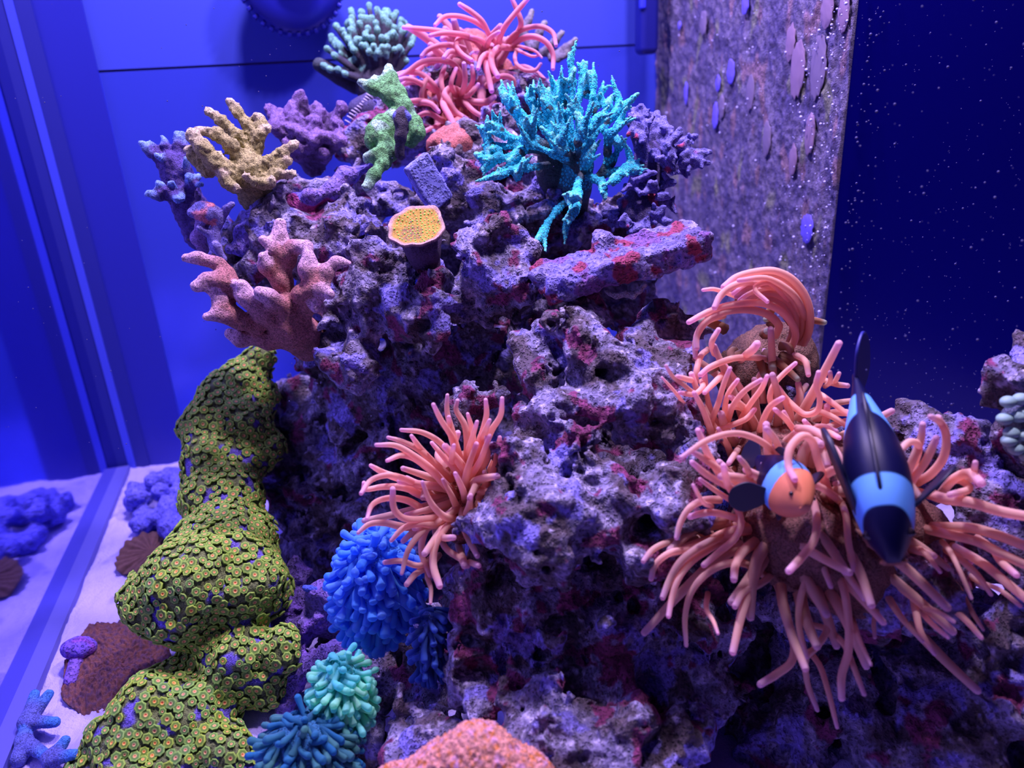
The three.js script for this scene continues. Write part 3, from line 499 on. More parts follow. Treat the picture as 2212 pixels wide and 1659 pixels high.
  solo('crusted_branch', H.mesh(0.0011, (x, y, z) => { const [a, b] = [fbm(x * 70, y * 70, z * 70), 1 + 0.2 * noise(x * 400, y * 400, z * 400)]; const q = H.tip(x, y, z)[1]; return mix([0.26, 0.24, 0.70], [0.80, 0.24, 0.28], q < 2 + 2 ? sm(-0.25, 0.0, a + 0.1) * 0.95 : q > 12 ? 0.25 : 0.05).map((v) => v * b); }), coralM, 'lilac dead branch capped with a salmon pink crust, below the violet-blue coral', 'coral');
}

// ---------------------------------------------------------------- pink branching coral at the left front of the reef
{
  const fr = frame(280, 180, 2.962), S = new Solid(0.006, bumps(700, 0.0006, 0.0012), 0.0016);
  branches(S, `960,900,0 960,990,0 1000,1110,2 970,1250,2 1030,1400,6 1080,1560,10|40 58
850,995,-8 930,1070,-4 980,1150,0|26 34
850,1110,-10 875,1180,-6 960,1260,0|32 36
1135,1040,-6 1050,1060,-4 1010,1140,0|36 34
1150,1120,-8 1140,1190,-8 1180,1250,-6 1200,1320,-4|44 46
1400,1150,-4 1325,1145,-6 1260,1220,-6 1190,1300,-4 1130,1360,-2 1060,1480,8|24 44
1280,1350,-10 1200,1320,-6 1090,1345,-4|34 46
355,1112,-6 450,1120,-6 560,1150,-4 630,1215,-2 660,1300,0|26 36
430,1300,-12 500,1255,-10 600,1265,-8 680,1340,-2|34 44
720,1295,-10 745,1370,-8 860,1470,-2 1000,1560,6 1080,1610,12|42 68
835,1335,-16 900,1375,-12 980,1420,-4 1050,1520,6|38 46
490,1492,-12 560,1480,-10 680,1510,-4 820,1570,4|22 46
545,1340,-8 600,1430,-6 720,1520,-2|38 44
640,1600,4 720,1640,6 900,1650,10 1060,1640,14|30 50
1190,1440,-6 1180,1380,-4 1120,1500,6|26 34`, fr, 2.962, 0.475, 30, 44);
  S.chain([at(...fr(1040, 1560), 0.485), at(...fr(1140, 1640), 0.505)], 0.012, 0.014, 0, 0);
  solo('pink_branching_coral', S.mesh(0.0011, grainTone([0.46, 0.17, 0.16], [0.78, 0.48, 0.62], S, 0.35, 0.5, 620)), coralM, 'salmon pink stubby branching coral with pale tips at the left of the reef front', 'coral');
}

// ---------------------------------------------------------------- green plated coral, dead stub, tile, yellow cup coral
{
  const fr = frame(680, 0, 3.771), S = new Solid(0.004, bumps(420, 0.0013, 0.0014), 0.002);
  branches(S, `600,545,2 620,640,2 680,760,0 730,890,0|34 66
570,600,0 640,680,0|24 40
372,672,-4 480,720,-2 620,790,0 710,880,0|32 66
495,645,0 560,690,0 650,790,0|30 40
740,880,0 810,1000,0 835,1080,0 780,1150,2|50 56
660,960,0 560,1000,-2 490,1080,-4 480,1160,-4|60 70
520,1060,-4 560,1150,-4 600,1200,-2|70 60
430,1285,-12 540,1240,-10 640,1240,-4|38 60
425,1520,-16 490,1420,-14 560,1320,-10 610,1240,-4|38 56
640,960,0 620,1060,0 630,1200,2|50 50`, fr, 3.771, 0.515, 30, 50);
  solo('plated_coral', S.mesh(0.0011, grainTone([0.15, 0.44, 0.13], [0.42, 0.68, 0.48], S, 0.72, 0.8, 480)), coralM, 'bright green lobed coral climbing in an arch left of the rose anemone', 'coral');
  const Q = new Solid(0.004, (x, y, z) => 0.001 * noise(x * 200, y * 200, z * 200), 0.001);
  branches(Q, `700,915,-8 705,1000,-8 700,1100,-6 695,1260,0|44 40
660,940,-9 720,915,-9 765,960,-8|20 18`, fr, 3.771, 0.505, 30, 40);
  solo('dead_stub', Q.mesh(0.0012, (x, y, z) => Q.tip(x, y, z)[1] > 2 ? [0.17, 0.19, 0.72] : [0.07, 0.05, 0.09]), coralM, 'dark upright stub with a blue rim in front of the green lobed coral', 'coral');
  const rd = thing('ridged_coral', 'dark rounded coral with a pale ribbed rim behind the green lobed coral', 'coral'), RS = new Solid(0.006, (x, y, z) => 0.001 * noise(x * 150, y * 150, z * 150), 0.001);
  heap(RS, '800,238,.60,34 775,240,.60,24 825,215,.605,30 840,260,.60,34'); part('body', RS.mesh(0.0016, (x, y, z) => [0.07, 0.055, 0.17]), coralM, rd);
  for (let i = 0; i < 14; i++) { const f = i / 13, x = 750 + 60 * f, y = 262 - 70 * Math.pow(f, 0.8); part('rib', arm([at(x - 4, y - 2, 0.592), at(x + 3, y + 2, 0.588), at(x + 9, y + 7, 0.590)], () => 0.0007, () => [0.42, 0.36, 0.48], 4, 6), coralM, rd, i ? undefined : 'pale rib'); } settle(rd);
  const sf = new Solid(0.002, (x, y, z) => 0.0008 * noise(x * 240, y * 240, z * 240), 0.001); sf.chain([[1308, 628], [1330, 640], [1350, 634], [1368, 640], [1392, 616]].map(([x, y]) => at(x, y, 0.455)), 0.0013, 0.0018); solo('shell_fragment', sf.mesh(0.0008, () => [0.42, 0.40, 0.52]), coralM, 'thin pale shell fragment in the dark gap under the flat slab', 'shell');
  const bt = new Solid(0.002, (x, y, z) => 0.0008 * noise(x * 240, y * 240, z * 240), 0.001); bt.chain([[660, 1270], [690, 1274], [726, 1278]].map(([x, y]) => at(x, y, 0.485)), 0.0022, 0.0026); solo('blue_twig', bt.mesh(0.0009, () => [0.08, 0.14, 0.78]), coralM, 'short blue twig lying left of the bright blue fleshy coral', 'twig');
  const T = new Solid(0.002, (x, y, z) => 0.0006 * noise(x * 150, y * 150, z * 150), 0.001), c = at(...fr(925, 1490), 0.50), q = camera.quaternion.clone().multiply(new THREE.Quaternion().setFromEuler(new THREE.Euler(0.5, 0.5, 0.55, 'ZXY')));
  T.box(c, 0.0105, 0.017, 0.003, 0.002, q);
  solo('frag_tile', T.mesh(0.0009, (x, y, z) => { const g = 1 + 0.12 * noise(x * 260, y * 260, z * 260); return [0.26 * g, 0.27 * g, 0.78 * g]; }), rockM, 'pale lilac tile leaning on the reef above the yellow cup coral', 'tile');
  // cup coral: a shallow wavy bowl on a short dark foot
  const f2 = frame(740, 400, 3.607), p = at(...f2(578, 310), 0.462), n = BACK.clone().multiplyScalar(0.84).addScaledVector(UPW, 0.56).addScaledVector(RIGHT, -0.10).normalize(), t = thing('cup_coral', 'yellow and pink cup coral with green dots in the middle of the reef', 'coral'), R = 0.0172;
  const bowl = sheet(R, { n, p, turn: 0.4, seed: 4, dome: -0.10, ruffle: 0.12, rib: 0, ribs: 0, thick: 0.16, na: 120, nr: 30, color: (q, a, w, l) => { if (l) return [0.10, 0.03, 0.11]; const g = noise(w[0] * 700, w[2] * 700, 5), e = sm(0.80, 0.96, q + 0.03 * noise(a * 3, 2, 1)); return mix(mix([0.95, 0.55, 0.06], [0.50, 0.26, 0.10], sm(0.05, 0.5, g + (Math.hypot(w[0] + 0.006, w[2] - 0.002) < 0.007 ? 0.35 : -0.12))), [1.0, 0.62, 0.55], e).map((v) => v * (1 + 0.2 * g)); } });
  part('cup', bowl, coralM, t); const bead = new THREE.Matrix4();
  seated('polyp_dots', bowl, BEAD, plain(0.35, 0.80, 0.10, 0.5), t, 0.0021, 0.00050, 8, (v, m) => m.dot(n) > 0.3 && v.distanceTo(p) < R * 0.82, 'green and gold polyp dots');
  const foot = new Solid(0.003, (x, y, z) => 0.0012 * noise(x * 120, y * 120, z * 120), 0.0015); foot.cap(p.clone().addScaledVector(n, -0.0165), p.clone().addScaledVector(n, -0.026).add(V(0, -0.004, 0)), 0.0125, 0.0095); part('foot', foot.mesh(0.0013, () => [0.10, 0.05, 0.14]), coralM, t, 'dark purple foot'); settle(t);
}

// ---------------------------------------------------------------- bushy green-tipped coral, tan coral, spiky purple coral at the back and right
{
  const S = new Solid(0.0012, bumps(420, 0.0005), 0.0008), r = rng(77), root = at(822, 190, 0.645), ends = [];
  while (ends.length < 135) { const a = r() * Math.PI * 2, q = Math.sqrt(r()), x = 806 + Math.cos(a) * q * 92 + 0, y = 92 + Math.sin(a) * q * 82; if (x > 860 && y < 40) continue; if (x < 735 && y > 155) continue; ends.push([x, y, 0.615 + 0.035 * q * q + 0.008 * r()]); }
  for (const [x, y] of [[706, 105], [712, 150], [722, 120], [730, 150], [745, 160], [700, 142]]) ends.push([x, y, 0.625]);
  for (const [x, y, d] of ends) { const e = at(x, y, d), m = e.clone().lerp(root, 0.4); S.chain([e, m, root], 0.0021, 0.0030, 1, 0); S.ball(e, 0.0027, 1); }
  S.ball(root, 0.020); S.chain([at(690, 140, 0.63), at(735, 165, 0.64), at(770, 180, 0.65)], 0.0055, 0.009, 0.9, 0.3);
  solo('bushy_coral', S.mesh(0.0012, (x, y, z) => { const [t] = S.tip(x, y, z), g = 1 + 0.25 * noise(x * 420, y * 420, z * 420); return mix([0.035, 0.03, 0.06], [0.20, 0.50, 0.38], sm(0.88, 1.0, t)).map((v) => v * g); }), coralM, 'dark bushy coral with crowded pale green tips near the top of the picture', 'coral');
  const T = new Solid(0.003, bumps(300, 0.0014), 0.0016), f3 = frame(680, 0, 3.771);
  branches(T, `1770,95,10 1740,170,10 1700,260,10 1760,400,10|22 34
1870,190,6 1830,260,6 1790,380,8|24 34
2010,270,4 1960,330,4 1860,430,8|24 34
2120,330,2 2050,390,4 1930,470,8|24 34
2060,440,4 1980,480,4|24 30
1700,200,12 1680,300,12|24 28`, f3, 3.771, 0.64, 24, 32);
  solo('knobbly_coral', T.mesh(0.0013, grainTone([0.20, 0.17, 0.24], [0.34, 0.32, 0.32], T, 0.6, 0.3)), coralM, 'tan finger coral peeping out behind the right side of the rose anemone', 'coral');

  const fr = frame(980, 100, 2.962), P = new Solid(0.0016, bumps(300, 0.0013, 0.0010), 0.002), main = [[1200, 385], [1150, 400], [1130, 460], [1230, 470], [1305, 425], [1345, 460], [1320, 560], [1390, 530], [1450, 560], [1550, 575], [1500, 640], [1560, 690], [1640, 680], [1625, 745], [1540, 770], [1500, 820], [1440, 810], [1400, 870], [1300, 690], [1180, 560], [1400, 1022], [1370, 960], [1330, 1060], [1260, 1100], [1180, 1060], [1130, 1020], [1060, 990], [960, 1075], [1000, 1130], [1080, 1140], [1150, 1180], [1240, 1170], [1100, 900], [1190, 900], [1350, 1120], [1290, 920], [1240, 800], [1420, 660], [1370, 740]], r2 = rng(5);
  const hub = [[1260, 700, 0.525], [1230, 900, 0.525], [1190, 1080, 0.515]]; P.chain(hub.map(([x, y, d]) => at(...fr(x, y), d)), 0.011, 0.013, 0, 0); P.chain([at(...fr(1130, 480), 0.515), at(...fr(1200, 640), 0.515), at(...fr(1260, 760), 0.52)], 0.003, 0.006);
  for (const [x, y] of main) { const h = hub.reduce((a, b) => Math.hypot(x - a[0], y - a[1]) < Math.hypot(x - b[0], y - b[1]) ? a : b), d = 0.512 + (r2() - 0.5) * 0.03, m = [(x + h[0]) / 2 + (r2() - 0.5) * 50, (y + h[1]) / 2 + (r2() - 0.5) * 50]; P.chain([at(...fr(x, y), d), at(...fr(...m), 0.518), at(...fr(h[0], h[1]), h[2])], 0.0016, 0.0040, 1, 0); for (let k = 0; k < 5; k++) { const f = 0.1 + 0.6 * r2(), bx = x + (m[0] - x) * f, by = y + (m[1] - y) * f; P.chain([at(...fr(bx + (r2() - 0.5) * 110, by + (r2() - 0.5) * 110), d - 0.004), at(...fr(bx, by), d)], 0.0011, 0.0022, 1, 0.5); } }
  solo('spiky_coral', P.mesh(0.0011, (x, y, z) => { const [t] = P.tip(x, y, z), g = 1 + 0.5 * noise(x * 380, y * 380, z * 380); return mix(mix([0.08, 0.055, 0.20], [0.22, 0.20, 0.66], sm(0.1, 0.9, t)), [0.48, 0.05, 0.16], sm(0.36, 0.42, noise(x * 60, y * 60 + 5, z * 60))).map((v) => v * g); }), coralM, 'spiky dead violet coral right of the turquoise one, in front of the encrusted panel', 'coral');
}

// ---------------------------------------------------------------- anemones
const foot = (t, list, k, tone, cell = 0.0018) => { const S = new Solid(k, (x, y, z) => 0.002 * noise(x * 90, y * 90, z * 90) + 0.0014 * noise(x * 260, y * 260, z * 260), 0.003); heap(S, list); part('foot', S.mesh(cell, (x, y, z) => { const g = 1 + 0.35 * noise(x * 220, y * 220, z * 220); return [tone[0] * g, tone[1] * g, tone[2] * g]; }), coralM, t, 'fleshy disc and foot'); };
const ROSE = { base: [0.72, 0.30, 0.35], arm: [0.80, 0.35, 0.42], tip: [0.82, 0.46, 0.80] };
{
  const t = thing('sea_anemone', 'rose pink anemone with long curling tentacles at the top of the reef', 'anemone');
  foot(t, '1000,190,.63,60 940,225,.61,44 1060,170,.63,54 1020,110,.64,44 985,262,.59,34 962,300,.56,26 1000,288,.57,30 1005,305,.555,26 980,320,.55,24 945,322,.555,18', 0.014, [0.62, 0.17, 0.15]);
  anemone(t, `725,225 850,235 1000,250 1180,290 1300,330
940,290 1050,270 1190,280 1300,320
980,205 1050,140 1150,130 1280,165 1400,240
1180,35 1280,100 1360,170 1420,280 1490,360
1745,-20 1640,100 1560,200 1510,300 1500,380
1600,-20 1650,90 1680,180 1650,270 1560,360
1965,370 1940,270 1860,220 1740,225 1640,270 1560,350
1940,560 1940,440 1890,350 1790,300 1680,320 1600,390
1840,520 1800,570 1720,575 1650,530 1630,470 1650,400|15 18
1830,450 1780,460 1700,430 1640,400|10 14
1850,470 1800,420 1720,390 1640,370|10 14
680,625 760,580 870,505 1000,490 1110,510 1180,590 1170,690
660,610 750,590 860,600 950,670 1010,760 1040,880
870,460 920,410 1020,370 1120,370 1220,400
1280,490 1200,440 1150,370 1190,305 1300,330 1380,420
1440,740 1420,650 1400,560 1400,470 1440,400|24 26
1490,620 1450,550 1440,460 1500,390 1600,390|24 26
1240,975 1150,920 1090,830 1060,770 1110,720 1190,750|26 28
1460,790 1400,830 1300,830 1210,790 1150,770|26 28
1140,1040 1100,950 1050,860 1060,780|24 30
690,700 780,670 900,690 1000,760
735,830 850,820 960,840 1040,880
1010,910 950,850 880,835 800,860
815,960 920,920 1000,960 1060,1000
930,610 890,690 870,790 930,880
1060,540 1030,640 1050,760 1100,840
1150,560 1110,680 1150,780
1215,520 1225,640 1205,740 1180,800
1280,540 1290,640 1230,770
1600,760 1620,660 1560,620 1480,640 1400,700
1380,960 1300,910 1240,850 1200,800
1330,690 1260,770 1200,800
1050,470 1100,420 1180,440 1280,520
880,1080 960,1040 1060,1010
690,650 740,640 800,650 880,700 900,800
1500,260 1440,300 1400,380
1250,300 1350,330 1430,420
1330,560 1360,470 1460,420`, frame(680, 0, 3.771), 3.771, { seed: 3, rt: 19, rb: 23, db: 0.59, dt: 0.565, spread: 0.018, bulge: 0.010, colors: ROSE });
  crown(t, at(1030, 160, 0.605), 40, 0.028, 0.0040, 21, BACK.clone().add(V(0, 0.3, 0)), 1.25, ROSE, 0.5, 0.034);
  settle(t);
}
{
  const t = thing('sea_anemone', 'small orange anemone on the left flank of the middle rock, fanning out leftwards', 'anemone');
  foot(t, '990,1065,.445,44 1000,1130,.44,42 975,1010,.45,30 1015,1015,.45,34 965,1110,.445,36', 0.012, [0.50, 0.18, 0.12]);
  anemone(t, `730,100 728,200 760,330 800,480 840,600
640,160 690,260 760,370 800,490 850,640
795,135 785,190 840,290 860,420 850,560
975,130 980,220 960,320 930,420 920,540
1080,120 1070,230 1010,330 960,460 930,600
920,270 890,370 860,480 870,600
435,322 560,335 660,385 740,470 820,600
350,370 430,392 540,445 650,540 760,640
275,418 400,422 520,490 620,570 720,680 790,760
500,360 550,430 630,520 740,620
345,518 430,485 510,500 610,570 720,660
240,550 330,600 450,640
178,728 240,645 350,612 450,632 560,690 700,780
195,660 200,700 320,685 450,690 600,745 740,820
215,890 250,800 340,760 470,772 610,850 730,870
160,980 230,925 330,917 440,940 560,940
370,1030 450,950 550,922 650,930 760,900
438,1240 480,1090 560,980 670,890 770,850
620,1260 565,1110 580,990 650,880 750,830
680,1320 640,1190 650,1070 710,960 780,880|24 24
630,405 720,510 800,600 850,700
570,655 620,780 700,870 800,900
700,640 750,730 800,840
1000,360 940,520 870,640 840,780
978,370 985,500 930,590 900,700
880,740 870,810 850,880
770,1010 705,1010 690,960 745,925 830,950 890,1010|22 20
860,1190 820,1150 730,1090 700,1030 740,960|22 20
1045,460 1030,560 980,660 930,760
1065,370 1050,470 1010,580
772,420 758,510 790,620
780,600 830,710 850,800
330,1170 430,1160 550,1190 650,1120|18 20
470,1310 530,1240 610,1200 680,1120|20 20
622,1430 625,1340 600,1250 640,1120|12 20
965,590 990,660 960,740
380,700 390,830 460,890 610,890 720,870|20 24
840,1190 820,1130 800,1060|26 24
930,1190 880,1170 820,1130|20 18
740,240 750,330 780,440
860,220 890,330 890,450
1000,260 960,360 930,450`, frame(720, 820, 2.962), 2.962, { seed: 9, rt: 14, rb: 27, db: 0.435, dt: 0.405, spread: 0.022, bulge: 0.004 });
  crown(t, at(990, 1060, 0.43), 22, 0.025, 0.0028, 41, BACK.clone().addScaledVector(RIGHT, -0.7).add(V(0, 0.35, 0)), 1.25, AN, 0.15, 0.016);
  settle(t);
}
{
  const t = thing('sea_anemone', 'orange anemone whose long tentacles curl over in a wheel, below the encrusted panel', 'anemone');
  foot(t, '1650,780,.485,70 1690,750,.49,54 1600,810,.48,56 1700,800,.485,60', 0.014, [0.20, 0.09, 0.06]);
  anemone(t, `660,215 760,140 900,100 1050,90 1180,145 1280,260 1330,400 1325,560 1280,660|26 32
590,375 640,280 740,205 860,178 980,205 1080,300 1130,430|26 30
1000,330 900,230 1000,180 1120,270 1190,400 1200,520|18 26
820,180 1050,190 1180,290 1240,420 1250,560|20 28
780,165 1000,150 1200,270 1280,420 1290,560|20 28
390,490 480,440 620,380 800,345 960,345 1100,400 1190,500 1220,600 1180,700|24 30
450,690 450,600 520,490 640,420 780,392 930,405 1030,450 1090,520 1060,600|26 32
500,240 570,232 660,255 780,300|15 20
440,760 440,650 470,560 540,480 660,440|22 26
620,550 570,640 580,720 620,750|22 24
480,900 540,850 700,782 850,765 1050,782|24 26
920,660 890,700 840,740 790,790|34 26
440,960 450,860 480,760 540,700|24 24
1320,900 1300,800 1250,760 1180,740|22 26`, frame(1380, 560, 3.606), 3.606, { seed: 14, rt: 22, rb: 28, db: 0.452, dt: 0.425, spread: 0.012, bulge: 0.012 });
  for (const [k, w] of [[0.95, 3], [0.88, 7], [0.81, 11], [0.73, 15], [0.66, 19], [0.58, 22]]) anemone(t, parse('700,215 790,150 900,105 1050,92 1180,145 1280,260 1330,400 1325,560 1280,660').map(([x, y]) => (930 + (x - 930) * k + w * 1.5).toFixed(0) + ',' + (560 + (y - 560) * k + w).toFixed(0)).join(' '), frame(1380, 560, 3.606), 3.606, { seed: 40 + w, rt: 22, rb: 28, db: 0.452 + 0.0004 * w, dt: 0.43, spread: 0.012, bulge: 0.010 });
  crown(t, at(1640, 740, 0.45), 16, 0.016, 0.0030, 51, BACK.clone().add(V(0, 0.3, 0)), 1.2, { base: [0.2, 0.1, 0.06], arm: [0.5, 0.24, 0.14], tip: [0.55, 0.62, 0.5] }, 0.1, 0.022);
  settle(t);
}
{
  const t = thing('sea_anemone', 'largest orange anemone sprawling at the right, with two black fish among its tentacles', 'anemone');
  foot(t, '1740,1180,.40,100 1640,1150,.41,70 1840,1220,.40,90 1900,1130,.41,80 1700,1050,.42,80 1720,960,.44,70 1640,1000,.43,60 1820,1040,.42,80  1850,1300,.40,44 1990,1150,.41,60', 0.018, [0.26, 0.11, 0.09]);
  anemone(t, `1220,810 1130,890 1050,980 1020,1080 1040,1150 1010,1260
510,1040 600,950 690,860
710,850 660,980 620,1120 570,1250 530,1400
770,940 700,1040 670,1160 680,1290
950,940 830,1020 740,1130 690,1270
1000,910 960,1000 880,1110 800,1240 770,1350
1120,1080 1030,1140 970,1250 940,1350
900,1170 840,1240 640,1330 580,1420
1400,880 1380,980 1410,1090 1390,1180 1300,1210 1190,1130 1090,1020
1660,1230 1550,1150 1440,1070 1380,1040
1660,1325 1530,1240 1420,1190 1330,1200
1625,985 1540,975 1470,950 1420,940 1380,1000|22 22
1490,880 1490,950 1450,990|18 20
1560,890 1530,950 1490,970|18 20
210,830 270,920 350,980 430,1040 500,1060|14 20
180,920 270,1020 340,1110 400,1180|10 18
300,912 380,935 450,950
320,1040 430,1052 495,1000 490,950
430,1040 490,1150 540,1280 580,1400
1130,1190 1180,1290 1260,1400 1300,1500
1060,1170 1150,1250 1230,1370 1260,1480
1540,1340 1430,1300 1340,1340 1300,1420
1560,1390 1450,1340 1400,1420
460,1330 500,1420 560,1540 600,1600|12 18
620,1320 680,1430 720,1530
790,1550 830,1600 860,1650|16 18
700,1590 760,1500 800,1440
1290,1260 1350,1330 1440,1420 1520,1500
1060,1450 1100,1480 1140,1530`, frame(1380, 560, 3.606), 3.606, { seed: 19, rt: 20, rb: 26, db: 0.435, dt: 0.405, spread: 0.02, bulge: 0.004 });
  anemone(t, `265,210 400,120 530,85 640,110 740,180 810,260
70,740 120,680 200,642 290,640 420,600
110,830 130,760 200,700 290,680 420,620
170,925 200,850 255,750 340,680 450,620 540,560|17 24
200,1020 215,930 250,830 320,740 420,670 530,600|15 20
290,1170 285,1020 320,890 400,800 500,752 590,752 690,810|12 22
240,620 262,540 305,470 370,432 460,425
310,512 400,490 520,512 600,560|18 18
380,760 450,700 540,620 570,540 545,440 560,350 600,335|17 19
540,970 580,900 660,860 725,810 790,690|18 18
452,1110 430,1050 395,990 400,905|9 16
670,1370 750,1320 825,1260 842,1180 815,1080 800,980 745,840|20 20
960,1500 910,1360 905,1230 955,1180 1010,1090 1000,990 950,920 920,840|13 20
905,1230 870,1090 870,960 905,840 960,780 1040,800|14 20
1062,1590 1020,1420 980,1290 920,1200|11 17
1085,1440 1085,1330 1120,1200 1120,1050 1100,900 1060,780 1025,690|20 20
1200,1420 1150,1290 1100,1170 1010,1090 900,1060|13 17
1235,1270 1180,1150 1140,1030|9 15
815,790 880,720 940,640 960,540 940,430 905,360|20 20
1030,870 990,760 970,640 960,570|14 18
1150,780 1120,640 1110,520 1085,440|17 18
845,320 815,260 820,165 880,100 930,120 965,230 1000,330 1035,430|19 22
870,345 960,355 1050,410 1120,480|18 20
2090,520 1900,485 1750,440 1610,420 1550,400|24 30
2090,690 1900,612 1750,570 1600,565 1490,560|24 28
2090,790 1900,700 1780,640 1620,600 1500,570|22 26
2090,980 1930,850 1820,760 1700,690 1590,640|20 26
1980,810 1900,740 1860,680 1780,620|18 20
1800,1130 1720,1040 1620,960 1520,905|13 22
1810,1090 1740,980 1690,890 1610,800|9 20
1850,910 1780,810 1700,735 1620,680|12 20
1560,1215 1490,1100 1470,1020 1450,900 1420,790|11 26
1500,1150 1400,1040 1320,920 1240,780|10 26
1630,1130 1570,1080 1510,1020 1480,960|11 17
1660,1050 1580,1000 1500,975 1440,940|11 17
1590,795 1540,730 1490,680 1450,650|10 18
1750,930 1690,790 1640,690 1600,640|9 16
2000,970 1900,890 1800,850 1720,800|11 16
1255,1130 1250,1050 1275,970 1260,900|10 14
1500,40 1490,120 1450,220 1420,310 1440,400|18 22
1580,5 1620,90 1610,200 1545,290 1470,340|18 24
1540,0 1580,20 1610,60 1620,120|16 18
1570,110 1520,220 1450,320 1430,400|18 24
1370,195 1430,130 1480,150 1450,260 1440,350|16 22
1800,340 1740,290 1660,320 1600,385|24 24
1770,235 1755,310 1700,330|15 18
1640,400 1740,370 1700,330 1640,330|18 18
1490,420 1430,345 1370,320 1320,380|18 22
1380,260 1320,160 1260,110 1190,130|18 20
350,70 400,190 460,290
320,180 380,215 490,295 560,340
320,235 400,300 530,370 600,400
360,320 430,372 530,435 600,460|11 17
325,350 370,430 420,460|9 15
480,250 500,340 560,420
560,210 600,260 620,340
700,60 740,110 770,170
1050,200 1010,120 940,70 860,60
1100,260 1060,180 1000,130
1130,330 1080,260 1040,220`, frame(1360, 900, 2.37), 2.37, { seed: 23, rt: 15, rb: 20, db: 0.40, dt: 0.365, spread: 0.022, bulge: 0.008 });
  crown(t, at(1720, 1130, 0.395), 34, 0.034, 0.0032, 61, BACK.clone().add(V(0, 0.35, 0)), 1.45, AN, 0.5, 0.036);
  crown(t, at(1930, 1180, 0.41), 16, 0.030, 0.0032, 63, RIGHT.clone().addScaledVector(BACK, 0.6), 1.0, AN, 0.5, 0.03);
  crown(t, at(1680, 980, 0.43), 34, 0.036, 0.0028, 65, BACK.clone().add(V(0, 0.9, 0)), 1.2, AN, 0.0, 0.034);
  settle(t);
}

